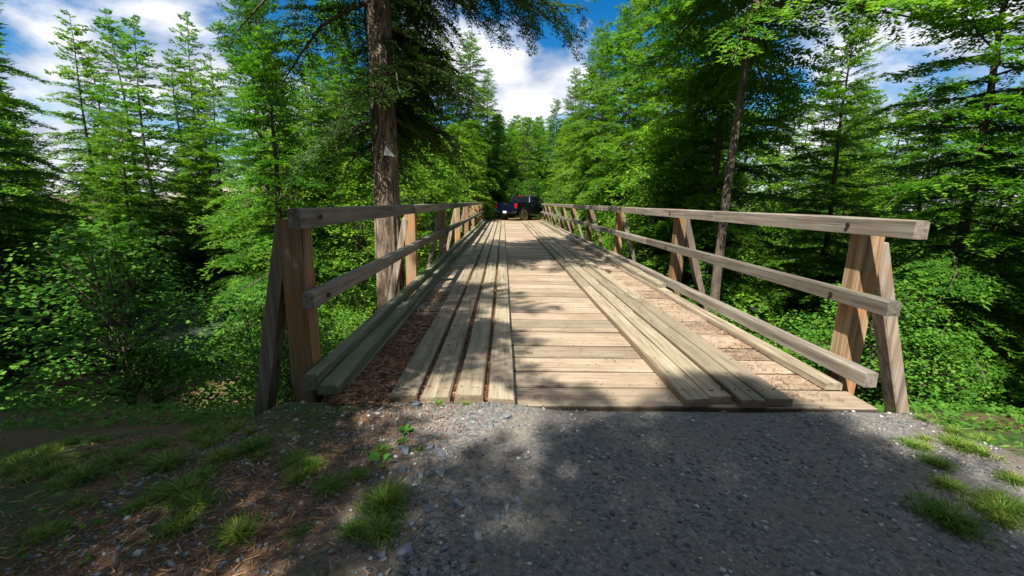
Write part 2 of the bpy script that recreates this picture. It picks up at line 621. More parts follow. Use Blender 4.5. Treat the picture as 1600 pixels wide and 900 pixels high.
M_GROUND = ground_mat()
ground = link('ground', mesh_np('ground', np.stack([GX, GY, GZ], -1).reshape(-1, 3), GF, smooth=True), M_GROUND)
tag(ground, kind='structure')

# stream at the bottom of the ravine
m, nt, b = newmat('stream_water')
b.inputs['Base Color'].default_value = (0.05, 0.06, 0.045, 1)
b.inputs['Roughness'].default_value = 0.08
b.inputs['Specular IOR Level'].default_value = 0.6
bump(nt, b, noise(nt, pos_vec(nt, (1, 2.5, 1), rnd=False), 3.0, 4.0), 0.35, 0.05)
wx = np.linspace(-45, 45, 60)
ww = []
for x in wx:
    ww += [(x, 13.6+0.9*math.sin(x*0.21), -3.42), (x, 20.2+0.9*math.sin(x*0.21+0.5), -3.42)]
water = link('stream_water', mesh_py('stream', ww, [(2*i, 2*i+2, 2*i+3, 2*i+1) for i in range(59)]), m)
tag(water, kind='structure')


def gz(x, y):
    return float(terrain(np.array([x]), np.array([y]))[0])


# ------------------------------------------------------------------ the bridge
bridge = empty('wooden_bridge', (XC, Y0, 0), 0, 'weathered wooden plank bridge with timber railings leading to the truck', 'bridge')
BL = Vector((XC, Y0, 0))


def bpart(name, me, mat, x, y, z, rot=(0, 0, 0), scale=(1, 1, 1), parent=None):
    """place a piece of the bridge given in world coordinates"""
    if parent is None:
        return link(name, me, mat, bridge, Vector((x, y, z))-BL, rot, scale)
    return link(name, me, mat, parent, (x, y, z), rot, scale)


rng = random.Random(5)
# transverse deck planks
DT = 0.078
deck_meshes = [timber('deck_plank', 0, 4.02, 0.306, DT, 40+i, 3, 0.011, 0.004, 0.03) for i in range(9)]
narrow = [timber('deck_plank_narrow', 0, 4.0, 0.148, DT, 70+i, 3, 0.016, 0.005, 0.03) for i in range(2)]
y = Y0
k = 0
while y < Y1-0.1:
    if k == 5:
        for q in range(2):
            bpart('deck_plank', narrow[q], M_DECK, XC, y+0.078+q*0.157, -DT-0.006*(1-q), (0, rng.uniform(-.001, .001), R(0.15*(1-2*q))))
        y += 0.318
    else:
        w = rng.choice((1.0, 1.0, 1.0, 0.93, 1.02))
        if k == 0:
            w = 1.0
        pitch = 0.306*w+0.018+rng.uniform(0, 0.008)
        bpart('deck_plank', deck_meshes[(k*4) % 9 if k % 2 else (k*5+2) % 9], M_DECK, XC+rng.uniform(-0.03, 0.03), y+pitch/2, -DT+rng.uniform(-0.004, 0.002),
              (0, rng.uniform(-.0015, .0015), R(rng.uniform(-.12, .12))), (rng.choice((1, -1)), w*rng.choice((1, -1)), 1))
        y += pitch
    k += 1
Y1 = y

# running boards: two tracks of four planks each
RT = 0.062
def run_line(xa, width, tops, joints, seed):
    rg = random.Random(seed)
    ys = [Y0-0.005+tops] + joints + [Y1-0.15+rg.uniform(-.2, .15)]
    for i in range(len(ys)-1):
        a, b_ = ys[i]+0.006, ys[i+1]-0.006
        L = b_-a
        me = timber('runner_plank', 1, L, width*rg.uniform(0.97, 1.0), RT, seed*31+i, 4, 0.010, 0.005, 0.012)
        bpart('runner_plank', me, M_RUN, xa+width/2+rg.uniform(-.006, .006), (a+b_)/2, 0.003+rg.uniform(0, 0.003), (0, R(rg.uniform(-.5, .5)), R(rg.uniform(-.05, .05))))


lx = -0.795
for i, (w, gap, st, js) in enumerate(((0.196, 0.038, 0.03, (7.0, 11.9, 16.8, 21.6, 26.5)), (0.200, 0.036, 0.0, (5.9, 10.8, 15.6, 20.5, 25.4)),
                                      (0.204, 0.032, 0.02, (8.4, 13.3, 18.2, 23.1, 28)), (0.192, 0.0, -0.02, (6.6, 11.5, 16.3, 21.2, 26.1)))):
    run_line(lx, w, st, list(js), 11+i)
    lx += w+gap
rx = 1.325
for i, (w, gap, st, js) in enumerate(((0.180, 0.020, 0.0, (6.95, 7.9, 12.8, 17.6, 22.5, 27.3)), (0.180, 0.022, 0.05, (5.3, 10.2, 15.1, 20, 24.9)),
                                      (0.184, 0.021, 0.0, (7.7, 12.6, 17.5, 22.4, 27.2)), (0.184, 0.0, 0.03, (6.1, 11, 15.9, 20.8, 25.6)))):
    run_line(rx, w, st, list(js), 21+i)
    rx += w+gap

# nail heads in the boards
nb = MB()
for x in (-0.745, -0.65, -0.515, -0.42, -0.28, -0.18, -0.04, 0.06, 1.37, 1.46, 1.57, 1.66, 1.77, 1.86, 1.97, 2.06):
    yy = Y0+0.16
    while yy < 14:
        if rng.random() < 0.75:
            nb.cyl((x+rng.uniform(-.02, .02), yy, 0.06), (x+rng.uniform(-.02, .02), yy+rng.uniform(-.02, .02), 0.0695), 0.0042, 0.0042, 6)
        yy += rng.choice((0.32, 0.64, 0.64, 0.96))
yy = Y0+0.16
while yy < 9:
    for x in (0.22, 0.3, 0.78, 0.86, 1.2, 1.26, -0.95, 2.3):
        if rng.random() < 0.5:
            q = yy+rng.uniform(-.08, .08)
            nb.cyl((x, q, -0.01), (x, q, 0.0022), 0.0042, 0.0042, 6)
    yy += 0.32
tag(bpart('nail_heads', nb.mesh('nail_heads'), M_NAIL, XC, Y0, 0), kind='stuff').location = -BL

# kerbs (spacer block row and kerb timber), then the low, middle and top rails on each side
def run_timbers(name, xa, xb, z0, z1, joints, seed, mat, sag=0.004, ch=0.010):
    rg = random.Random(seed)
    for i in range(len(joints)-1):
        a, b_ = joints[i], joints[i+1]
        me = timber(name, 1, b_-a-0.008, xb-xa, z1-z0, seed*17+i, 4, ch, 0.005, 0.01)
        bpart(name, me, mat, (xa+xb)/2+rg.uniform(-.012, .012), (a+b_)/2, z0+rg.uniform(-sag, sag), (R(rg.uniform(-.07, .07)), R(rg.uniform(-.8, .8)), R(rg.uniform(-.1, .1))))


KW = 1.85   # kerb inner face from the centre
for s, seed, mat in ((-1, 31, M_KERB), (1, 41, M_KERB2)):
    def span(a, b_):
        return (XC+s*b_, XC+s*a) if s < 0 else (XC+s*a, XC+s*b_)
    j1 = [Y0+0.1, 5.55, 10.4, 15.3, 20.2, 25.1, Y1] if s < 0 else [6.9, 8.1, 12.7, 17.5, 22.4, Y1]
    j2 = [Y0+0.2, 7.0, 11.8, 16.6, 21.5, Y1] if s < 0 else [Y0+0.3, 6.6, 11.2, 16, 20.9, 25.8, Y1]
    xa, xb = span(KW, KW+0.135)
    run_timbers('kerb_spacer', xa, xb, 0.003, 0.062, j2, seed, mat)
    xa, xb = span(KW+0.006, KW+0.15)
    if s < 0:
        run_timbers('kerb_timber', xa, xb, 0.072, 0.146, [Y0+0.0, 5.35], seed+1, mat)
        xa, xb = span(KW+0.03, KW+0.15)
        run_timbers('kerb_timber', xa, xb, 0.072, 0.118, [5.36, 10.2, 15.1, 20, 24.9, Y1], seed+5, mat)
    else:
        run_timbers('kerb_timber', xa, xb, 0.072, 0.146, j1, seed+1, mat)
    RX = 2.03   # inner face of the rails
    post_mats = M_RAIL
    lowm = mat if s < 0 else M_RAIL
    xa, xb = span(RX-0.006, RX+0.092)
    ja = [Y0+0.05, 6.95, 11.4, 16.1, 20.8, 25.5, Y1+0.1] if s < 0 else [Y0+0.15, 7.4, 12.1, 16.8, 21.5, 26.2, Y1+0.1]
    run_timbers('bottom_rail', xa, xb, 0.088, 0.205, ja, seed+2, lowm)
    xa, xb = span(RX, RX+0.09)
    ja = [Y0+0.1, 6.72, 11.4, 16.2, 21, 25.8, Y1+0.1] if s < 0 else [Y0+0.1, 8.2, 12.9, 17.6, 22.3, 27, Y1+0.1]
    run_timbers('middle_rail', xa, xb, 0.667, 0.780, ja, seed+3, M_RAIL)
    xa, xb = span(RX-0.004, RX+0.092)
    ja = [Y0, 6.35, 11.2, 16, 20.8, 25.6, Y1+0.1] if s < 0 else [Y0, 5.6, 10.55, 15.4, 20.2, 25, Y1+0.15]
    run_timbers('top_rail', xa, xb, 1.222, 1.352, ja, seed+4, M_RAIL)
    # posts with an outward brace and an outrigger beam each
    ys = [3.1, 6.95, 10.6, 14.1, 17.6, 21.2, 24.8, 28.4, 31.0] if s < 0 else [3.4, 7.1, 10.85, 14.6, 18.3, 21.5, 25.0, 28.6, 31.1]
    for i, py in enumerate(ys):
        me = timber('railing_post', 2, 1.92, 0.145, 0.17, seed*7+i, 3, 0.008, 0.004, 0.008)
        px = XC+s*(RX+0.098)
        # timber() puts the thickness along local y for axis 2; turn it so that its back faces outwards
        p = bpart('railing_post', me, M_POST, px, py, 0.315, (0, R(rng.uniform(-.6, .6)), R(-90*s)))
        bpart('cross_beam', timber('cross_beam', 0, 2.9, 0.18, 0.2, seed*9+i, 2, 0.008, 0.004, 0.02), M_XBEAM, XC+s*1.47, py+0.17, -0.74)
        # brace: from high on the post outwards and down to the outrigger's end
        a = Vector((px+s*0.15, py, 1.16+rng.uniform(-.05, .05)))
        b_ = Vector((px+s*(0.50 if s < 0 else 0.70), py, -0.54))
        d = a-b_
        bm_ = timber('brace', 2, d.length, 0.14, 0.10, seed*5+i, 3, 0.007, 0.004, 0.03)
        rot = Matrix(((0, 0, 0), (0, 0, 0), (0, 0, 0)))
        zc = d.normalized()
        xcn = Vector((0, 1, 0))
        ycn = zc.cross(xcn)
        rot = Matrix((xcn, ycn, zc)).transposed()
        br = link('brace', bm_, M_BRACE, None)
        br.matrix_world = Matrix.Translation((a+b_)/2 - ycn*0.05) @ rot.to_4x4()
        bpy.context.view_layer.update()
        mw = br.matrix_world.copy()
        br.parent = p
        pm = bridge.matrix_world @ Matrix.LocRotScale(p.location, p.rotation_euler, p.scale)
        pm = Matrix.Translation(BL) @ Matrix.LocRotScale(p.location, p.rotation_euler, p.scale)
        br.matrix_parent_inverse = pm.inverted()
        # bolts
        for bz, bx_, by_ in ((1.29, 0.115, -0.03), (0.715, 0.110, 0.03)):
            bo = MB().cyl((px-s*bx_, py+by_, bz), (px-s*(bx_+0.009), py+by_, bz), 0.019, 0.019, 8)
            bobj = link('bolt', bo.mesh('bolt'), M_NAIL, p)
            bobj.matrix_parent_inverse = pm.inverted()

# cross beams, stringers and sills that carry the deck
for i, x in enumerate((-0.95, -0.1, 0.73, 1.56, 2.41)):
    for a, b_ in ((2.9, 10.1), (10.12, 17.1), (17.12, 23.8), (23.82, 31.1)):
        me = timber('stringer', 1, b_-a-.01, 0.24, 0.44, 330+i, 3, 0.01, 0.004, 0.01)
        bpart('stringer', me, M_BEAM, x, (a+b_)/2, -0.535)
for yy in (2.86, 31.2):
    for q in range(3):
        bpart('abutment_timber', timber('abutment_timber', 0, 4.6, 0.2, 0.27, 350+q, 2, 0.012, 0.006, 0.05), M_XBEAM, XC, yy+0.02*q+(0.12 if yy < 5 else -0.12), -1.03-0.28*q)
pier = timber('pier_post', 2, 3.4, 0.3, 0.3, 360, 3, 0.02, 0.008, 0.0)
for yy in (10.1, 17.1, 23.8):
    for x in (-0.95, 0.73, 2.41):
        bpart('pier_post', pier, M_BEAM, x, yy-0.15, -2.45)


# ------------------------------------------------------------------ foliage
def bough(L, seed, leafL=0.12, leafW=0.019, lat_step=0.082, sub_step=0.038, droop=0.16, wide=0.40):
    """one hemlock bough along +x: flat feathery spray. returns verts, tint (4 verts per leaf) and axis points"""
    rs = np.random.RandomState(seed)
    P, D, LEN, T = [], [], [], []

    def axis(s):
        return np.array([L*s, 0.03*L*math.sin(s*5+seed), -droop*L*s*s + 0.06*L*math.sin(s*7+seed*2)*s])
    n = max(4, int(L/lat_step))
    for i in range(n):
        s = (i+rs.uniform(0.2, 0.8))/n
        if s < 0.10:
            continue
        base = axis(s)
        for side in (-1, 1):
            if rs.rand() < 0.10:
                continue
            ll = (L*wide*(1-s)**0.8*min(1, (s+0.12)/0.36) + 0.10)*rs.uniform(0.65, 1.2)
            ang = R(rs.uniform(42, 68))
            d = np.array([math.cos(ang), side*math.sin(ang), rs.uniform(-0.22, 0.16)])
            d /= np.linalg.norm(d)
            m_ = max(2, int(ll/sub_step))
            t = (np.arange(m_)+rs.uniform(0, 1))/m_
            pts = base + d*(t*ll)[:, None]
            pts[:, 2] -= 0.26*ll*t*t*rs.uniform(0.5, 1.6)
            pts += rs.normal(0, 0.008, pts.shape)
            tb = rs.uniform(0.05, 0.7)
            up = np.array([0, 0, 1.0])
            q = np.cross(up, d)
            for sd in (-1, 1):
                a = np.radians(rs.uniform(38, 66, m_))
                dd = d*np.cos(a)[:, None] + q*(sd*np.sin(a))[:, None]
                dd[:, 2] += rs.normal(-0.14, 0.22, m_)
                P.append(pts)
                D.append(dd)
                LEN.append(leafL*(1.15-0.55*t)*rs.uniform(0.65, 1.3, m_))
                T.append(np.clip(tb + rs.normal(0, 0.13, m_) + 0.22*(t > 0.75), 0, 1))
            P.append(pts[-1:])
            D.append(d[None]+rs.normal(0, .1, (1, 3)))
            LEN.append(np.array([leafL*1.0]))
            T.append(np.array([min(1, tb+0.3)]))
    P = np.concatenate(P)
    D = np.concatenate(D)
    LEN = np.concatenate(LEN)
    T = np.concatenate(T)
    D /= np.linalg.norm(D, axis=1)[:, None]
    nrm = np.array([0, 0, 1.0]) + rs.normal(0, 0.32, P.shape)
    W = np.cross(D, nrm)
    W /= np.linalg.norm(W, axis=1)[:, None]+1e-9
    W *= (leafW*rs.uniform(0.75, 1.3, len(P)))[:, None]
    tip = P + D*LEN[:, None]
    mid = P + D*(LEN*0.45)[:, None]
    V = np.stack([P, mid+W, tip, mid-W], 1)      # n,4,3
    ax = np.array([axis(s) for s in np.linspace(0, 1, 6)])
    return V, T, ax


TEMPL = {}


def templates(key, **kw):
    if key not in TEMPL:
        TEMPL[key] = [(L, bough(L, 100+i*7+int(L*10), **kw)) for L in (0.5, 0.85, 1.3, 1.8, 2.4, 3.1) for i in range(2)]
    return TEMPL[key]


def place(V, Mx, t, scale):
    return (V*scale) @ Mx.T + t


def rotm(pitch, az, roll):
    cp, sp = math.cos(pitch), math.sin(pitch)
    ca, sa = math.cos(az), math.sin(az)
    crl, srl = math.cos(roll), math.sin(roll)
    Rx = np.array([[1, 0, 0], [0, crl, -srl], [0, srl, crl]])
    Ry = np.array([[cp, 0, -sp], [0, 1, 0], [sp, 0, cp]])
    Rz = np.array([[ca, -sa, 0], [sa, ca, 0], [0, 0, 1]])
    return Rz @ Ry @ Rx


def leaf_mesh(name, Vs, Ts):
    V = np.concatenate(Vs).reshape(-1, 3)
    T = np.repeat(np.concatenate(Ts), 4)
    F = np.arange(len(V), dtype=np.int32).reshape(-1, 4)
    return mesh_np(name, V, F, T)


def tube(pts, rad, n=5):
    """tapered tube through pts"""
    pts = [Vector(p) for p in pts]
    V, F = [], []
    for i, p in enumerate(pts):
        d = (pts[min(i+1, len(pts)-1)]-pts[max(i-1, 0)]).normalized()
        a = d.orthogonal().normalized() if i == 0 else (a - d*a.dot(d)).normalized()
        b_ = d.cross(a)
        for k_ in range(n):
            t = 2*math.pi*k_/n
            V.append(p + (a*math.cos(t) + b_*math.sin(t))*rad[i])
    for i in range(len(pts)-1):
        for k_ in range(n):
            F.append((i*n+k_, i*n+(k_+1) % n, (i+1)*n+(k_+1) % n, (i+1)*n+k_))
    return V, F


def hemlock(seed, H, Rr, nb, z0=0.4, r_trunk=0.14, key='mid', pw=0.75, low_droop=-12, **kw):
    rg = random.Random(seed)
    tm = templates(key, **kw)
    Vs, Ts = [], []
    wb = MB()
    sway = [(0.15*math.sin(seed+k_*0.9)*(k_/8), 0.15*math.cos(seed*1.3+k_*0.7)*(k_/8)) for k_ in range(9)]
    tp = [(sway[k_][0], sway[k_][1], -0.6+(H+0.6)*k_/8) for k_ in range(9)]
    tr = [max(0.012, r_trunk*(1-0.97*k_/8)*(1.25 if k_ == 0 else 1)) for k_ in range(9)]
    V, F = tube(tp, tr, 9)
    wb.add(V, F)
    for i in range(nb):
        u = (i+rg.random())/nb
        z = z0+(H-z0)*u
        L = (Rr*(1-u)**pw*rg.uniform(0.62, 1.18)+0.28)
        if rg.random() < 0.05:
            continue
        az = i*2.399963+rg.uniform(-0.5, 0.5)
        pit = R(low_droop + (34-low_droop)*u**1.4 + rg.uniform(-11, 11))
        roll = R(rg.uniform(-17, 17))
        c = min(tm, key=lambda e: abs(e[0]-L)+rg.random()*0.3)
        Lt, (TV, TT, ax) = c
        sc = L/Lt
        sc = max(0.72, min(1.3, sc))
        Mx = rotm(pit, az, roll)
        kk = min(7.99, max(0, (z+0.6)/(H+0.6)*8))
        k0 = int(kk)
        t = np.array([sway[k0][0]+(sway[k0+1][0]-sway[k0][0])*(kk-k0), sway[k0][1]+(sway[k0+1][1]-sway[k0][1])*(kk-k0), z])
        Vs.append(place(TV.reshape(-1, 3), Mx, t, sc).reshape(-1, 4, 3))
        Ts.append(np.clip(TT+rg.uniform(-0.2, 0.22), 0, 1))
        A = place(ax, Mx, t, sc)
        r1 = 0.008+0.009*L
        V, F = tube([tuple(p) for p in A], [r1*(1-0.9*q/5) for q in range(6)], 3)
        wb.add(V, F)
    return leaf_mesh('crown', Vs, Ts), mesh_py('trunk', wb.V, wb.F, True)


def broadleaf(seed, H, Rr, nsp, leafs=0.085, z0=0.8, r_trunk=0.07, per=26, stems=1):
    """maple-like: limbs carrying flat layers of leaves"""
    rs = np.random.RandomState(seed)
    rg = random.Random(seed)
    wb = MB()
    Vs, Ts = [], []
    bases = []
    for s_ in range(stems):
        lean = (rg.uniform(-.25, .25)*H*0.4, rg.uniform(-.25, .25)*H*0.4) if stems > 1 else (rg.uniform(-.08, .08)*H, rg.uniform(-.08, .08)*H)
        hh = H*rg.uniform(0.75, 0.95)
        tp = [(lean[0]*(k_/6)**1.3, lean[1]*(k_/6)**1.3, -0.5+(hh+0.5)*k_/6) for k_ in range(7)]
        V, F = tube(tp, [max(0.008, r_trunk*(1-0.9*k_/6)) for k_ in range(7)], 7)
        wb.add(V, F)
        bases.append(tp)
    for i in range(nsp):
        tp = rg.choice(bases)
        u = rs.uniform(0, 1)**0.85
        z = z0+(H-z0)*u
        rad = Rr*math.sin(math.pi*min(1, 0.22+0.78*u)**0.9)**0.7*math.sqrt(rs.uniform(0.05, 1.0))*rs.uniform(0.75, 1.1)
        az = rs.uniform(0, 6.283)
        kk = min(5.99, max(0, (z*0.8+0.5)/(tp[-1][2]+0.5)*6))
        k0 = int(kk)
        b0 = np.array(tp[k0])
        c = np.array([b0[0]+rad*math.cos(az), b0[1]+rad*math.sin(az), z])
        if i % 3 == 0:
            st = b0.copy()
            midp = (st+c)/2+np.array([0, 0, 0.06*rad])
            V, F = tube([tuple(st), tuple(midp), tuple(c)], [0.012+0.006*rad, 0.008, 0.003], 3)
            wb.add(V, F)
        n = int(per*rs.uniform(0.6, 1.3))
        sr = rs.uniform(0.22, 0.46)
        a = rs.uniform(0, 6.283, n)
        r_ = sr*np.sqrt(rs.uniform(0, 1, n))
        tilt = rs.normal(0, 0.18, 2)
        P = np.stack([r_*np.cos(a), r_*np.sin(a), np.zeros(n)], 1)
        P[:, 2] = P[:, 0]*tilt[0]+P[:, 1]*tilt[1]+rs.normal(0, 0.035, n) - 0.25*r_**2/sr - 0.12*(P[:, 0]*math.cos(az)+P[:, 1]*math.sin(az))
        P += c
        th = a+rs.normal(0, 0.7, n)
        D = np.stack([np.cos(th), np.sin(th), rs.normal(-0.25, 0.3, n)], 1)
        D /= np.linalg.norm(D, axis=1)[:, None]
        nm = np.array([0, 0, 1.0])+rs.normal(0, 0.35, (n, 3))
        W = np.cross(D, nm)
        W /= np.linalg.norm(W, axis=1)[:, None]
        ln = leafs*rs.uniform(0.6, 1.35, n)*rs.uniform(0.65, 1.3)
        wd = ln*0.42
        mid = P+D*(ln*0.42)[:, None]
        Vs.append(np.stack([P, mid+W*wd[:, None], P+D*ln[:, None], mid-W*wd[:, None]], 1))
        Ts.append(np.clip(rs.uniform(0.0, 0.95)+rs.normal(0, 0.16, n), 0, 1))
    return leaf_mesh('crown', Vs, Ts), mesh_py('trunk', wb.V, wb.F, True)


VAR = {}
VAR['h1'] = hemlock(1, 10.0, 2.5, 140)
VAR['h2'] = hemlock(2, 13.0, 3.0, 150)
VAR['h3'] = hemlock(3, 9.0, 2.1, 125)
VAR['h4'] = hemlock(4, 11.0, 2.8, 145, pw=0.6, low_droop=-20)
VAR['tall'] = hemlock(5, 13.0, 3.2, 120, z0=3.6, pw=0.62)
VAR['thin'] = hemlock(8, 14.0, 3.6, 46, z0=4.0, pw=0.62)
VAR['high'] = hemlock(9, 16.5, 3.7, 70, z0=8.6, pw=0.6)
VAR['far1'] = hemlock(6, 11.0, 2.6, 105, key='far', leafL=0.2, leafW=0.042, lat_step=0.14, sub_step=0.085)
VAR['far2'] = hemlock(7, 14.0, 3.2, 110, key='far', leafL=0.2, leafW=0.042, lat_step=0.14, sub_step=0.085)
VAR['m1'] = broadleaf(11, 7.5, 2.4, 620, 0.10)
VAR['m2'] = broadleaf(12, 9.5, 2.2, 640, 0.10)
VAR['s1'] = broadleaf(21, 2.6, 1.35, 210, 0.060, 0.2, 0.02, 32, 5)
VAR['s2'] = broadleaf(22, 1.7, 1.15, 160, 0.055, 0.1, 0.016, 32, 6)
for kname, (cm, tm_) in VAR.items():
    cm.materials.append(M_MAP if kname[0] == 'm' else M_SHR if kname[0] == 's' else M_HEM)
    tm_.materials.append(M_TWIG)


def plant(kind, name, x, y, scale, rotz, label, cat, group=None, sz=None, z=None):
    e = empty(name, (x, y, gz(x, y)-0.05 if z is None else z), rotz, label, cat, group)
    e.scale = (scale, scale, sz or scale)
    cm_, tm2 = VAR[kind]
    link('trunk' if cat == 'tree' else 'stems', tm2, None, e)
    link('crown' if cat == 'tree' else 'leaves', cm_, None, e)
    return e


# ---- the great hemlock beside the left railing, built bough by bough
def great_hemlock():
    bx, by = -2.14, 8.05
    zb = gz(bx, by)
    e = empty('hemlock_tree', (bx, by, zb), 0, 'big old hemlock with thick furrowed trunk close behind the left railing', 'tree')
    # furrowed trunk
    nh, na = 190, 72
    Ht = 15.0
    zz = np.concatenate([np.linspace(-0.4, 8.0, 160), np.linspace(8.1, Ht, nh-160)])
    th = np.linspace(0, 2*math.pi, na, endpoint=False)
    Z, TH = np.meshgrid(zz, th, indexing='ij')
    rad = 0.285*(1-0.045*np.clip(Z, 0, None)) + 0.16*np.exp(-np.clip(Z, 0, None)*1.4)
    rad = np.clip(rad, 0.035, None)
    rs = np.random.RandomState(3)
    fur = np.zeros_like(Z)
    for k_ in range(9):
        fq = rs.randint(9, 22)
        fur += np.abs(np.sin((TH*fq + 1.6*np.sin(Z*rs.uniform(1.5, 4)+rs.uniform(0, 6)) + rs.uniform(0, 6))*0.5))*rs.uniform(0.5, 1)
    fur = fur/9
    fur = (fur-fur.mean())/fur.std()
    brk = np.sin(Z*23+3*np.sin(TH*5)+2*np.sin(Z*7+TH*3))
    rad = rad*(1 + 0.030*np.clip(fur, -2.2, 1.2) + 0.008*brk)
    rad = rad*(1+0.03*np.sin(TH*3+Z*0.4))
    V = np.stack([rad*np.cos(TH), rad*np.sin(TH), Z], -1).reshape(-1, 3)
    id2 = np.arange(nh*na).reshape(nh, na)
    F = np.stack([id2[:-1], np.roll(id2[:-1], -1, 1), np.roll(id2[1:], -1, 1), id2[1:]], -1).reshape(-1, 4)
    link('trunk', mesh_np('great_trunk', V, F, smooth=True), M_BARK, e)
    tm = templates('near', leafL=0.085, leafW=0.0105, lat_step=0.065, sub_step=0.027, droop=0.22, wide=0.34)
    rg = random.Random(77)
    Vs, Ts = [], []
    wb = MB()

    def put(z, azd, L, pitd, rolld=0, bend=1.0):
        c = min(tm, key=lambda q: abs(q[0]-L)+rg.random()*0.25)
        Lt, (TV, TT, ax) = c
        sc = L/Lt
        lsc = max(0.8, min(1.25, sc))
        Mx = rotm(R(pitd), R(azd), R(rolld))
        t = np.array([0, 0, z-zb])
        if sc > 1.25:       # a long limb: bare near the trunk, foliage pushed outwards
            off = Mx @ np.array([L-Lt*lsc, 0, 0])
            tt = t+off
        else:
            tt = t
        Vs.append(place(TV.reshape(-1, 3), Mx, tt, lsc).reshape(-1, 4, 3))
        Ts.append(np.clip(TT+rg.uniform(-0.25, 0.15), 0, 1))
        A = place(ax, Mx, tt, lsc)
        r1 = 0.012+0.011*L
        if sc > 1.25:
            V_, F_ = tube([tuple(t), tuple(A[0])], [r1*1.3, r1], 6)
            wb.add(V_, F_)
        V_, F_ = tube([tuple(p) for p in A], [r1*(1-0.92*q/5) for q in range(6)], 5)
        wb.add(V_, F_)
        # hanging side branches along a big limb
        return A

    # limbs over the bridge (azimuth 0 = +x, 90 = +y)
    for z, az, L, pit in ((5.4, 4, 3.5, 2), (5.75, -22, 3.3, 1), (5.3, -8, 2.9, -3), (5.5, 12, 3.2, 0), (5.15, 20, 2.4, -4), (5.2, 30, 2.6, -2), (6.1, -40, 3.3, -4), (5.0, 46, 2.2, -8), (4.9, -12, 1.7, -18), (6.3, 8, 3.4, 0), (6.6, 30, 3.0, 0),
                          (4.4, 52, 2.1, -22), (3.9, 25, 1.5, -30), (3.4, 70, 1.6, -22), (2.9, 95, 1.7, -20), (4.0, 110, 2.4, -16), (3.0, 60, 1.3, -30), (5.4, 75, 2.8, -12), (4.9, 100, 2.6, -14),
                          (3.55, 5, 0.9, -38), (4.2, -30, 1.2, -32), (2.6, 85, 1.3, -16), (2.3, 75, 1.2, -22), (3.3, 40, 1.4, -32)):
        A = put(z, az, L, pit, rg.uniform(-15, 15))
        if L > 2.6:
            for q in range(5):
                s_ = 0.35+0.6*q/4
                kk = s_*5
                k0 = min(4, int(kk))
                p = A[k0]+(A[k0+1]-A[k0])*(kk-k0)
                sub = min(tm, key=lambda w: abs(w[0]-rg.uniform(0.6, 1.2)))
                Mx = rotm(R(-38+rg.uniform(-16, 14)), R(az+rg.choice((-1, 1))*rg.uniform(15, 60)), R(rg.uniform(-25, 25)))
                Vs.append(place(sub[1][0].reshape(-1, 3), Mx, p, 0.95).reshape(-1, 4, 3))
                Ts.append(np.clip(sub[1][1]+rg.uniform(-0.25, 0.1), 0, 1))
                AA = place(sub[1][2], Mx, p, 0.95)
                V_, F_ = tube([tuple(w) for w in AA], [0.010*(1-0.9*w/5) for w in range(6)], 3)
                wb.add(V_, F_)
    for i in range(19):
        put(2.5+2.9*rg.random(), rg.uniform(5, 115), rg.uniform(0.9, 2.2), rg.uniform(-36, -8), rg.uniform(-25, 25))
    # the rest of the crown, up and around
    for i in range(62):
        z = 4.6+i*0.158+rg.uniform(-.2, .2)
        az_ = (i*137.5) % 360
        if z < 6.4 and (az_ < 75 or az_ > 290):
            continue
        u = (z-4.6)/10
        put(z, i*137.5+rg.uniform(-20, 20), (3.3*(1-u)**0.7+0.4)*rg.uniform(0.7, 1.1), -14+36*u+rg.uniform(-10, 8), rg.uniform(-20, 20))
    for i in range(14):
        z = 2.4+i*0.16
        put(z, 120+i*23+rg.uniform(-10, 10), rg.uniform(1.3, 2.6), rg.uniform(-26, -10), rg.uniform(-20, 20))
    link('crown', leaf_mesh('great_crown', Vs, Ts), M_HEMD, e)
    link('branches', mesh_py('great_branches', wb.V, wb.F, True), M_TWIG, e)
    return e


great = great_hemlock()

# white triangular trail marker nailed to that trunk
def tri_marker():
    d1 = fw + cr*((607-800)/FPX) - cu*((236-450)/FPX)
    tt = 7.755/d1.y
    p = Vector((0, 0, H_EYE))+d1*tt
    prof = [(-0.075, -0.075), (0.125, -0.085), (-0.055, 0.085)]
    V = [(x, 0, z) for x, z in prof] + [(x, 0.006, z) for x, z in prof]
    mb = MB().add(V, [(0, 1, 2), (5, 4, 3), (0, 3, 4, 1), (1, 4, 5, 2), (2, 5, 3, 0)])
    o = link('trail_marker', mb.mesh('trail_marker'), plain('marker_paint', (0.84, 0.84, 0.82), 0.45), None, p, (R(2), R(3), R(14)))
    tag(o, 'small white triangular trail marker nailed to the big hemlock trunk', 'sign')
    nl = MB().cyl((-0.02, -0.004, -0.03), (-0.02, 0.002, -0.03), 0.006, 0.006, 8)
    link('nail', nl.mesh('marker_nail'), M_NAIL, o)


tri_marker()

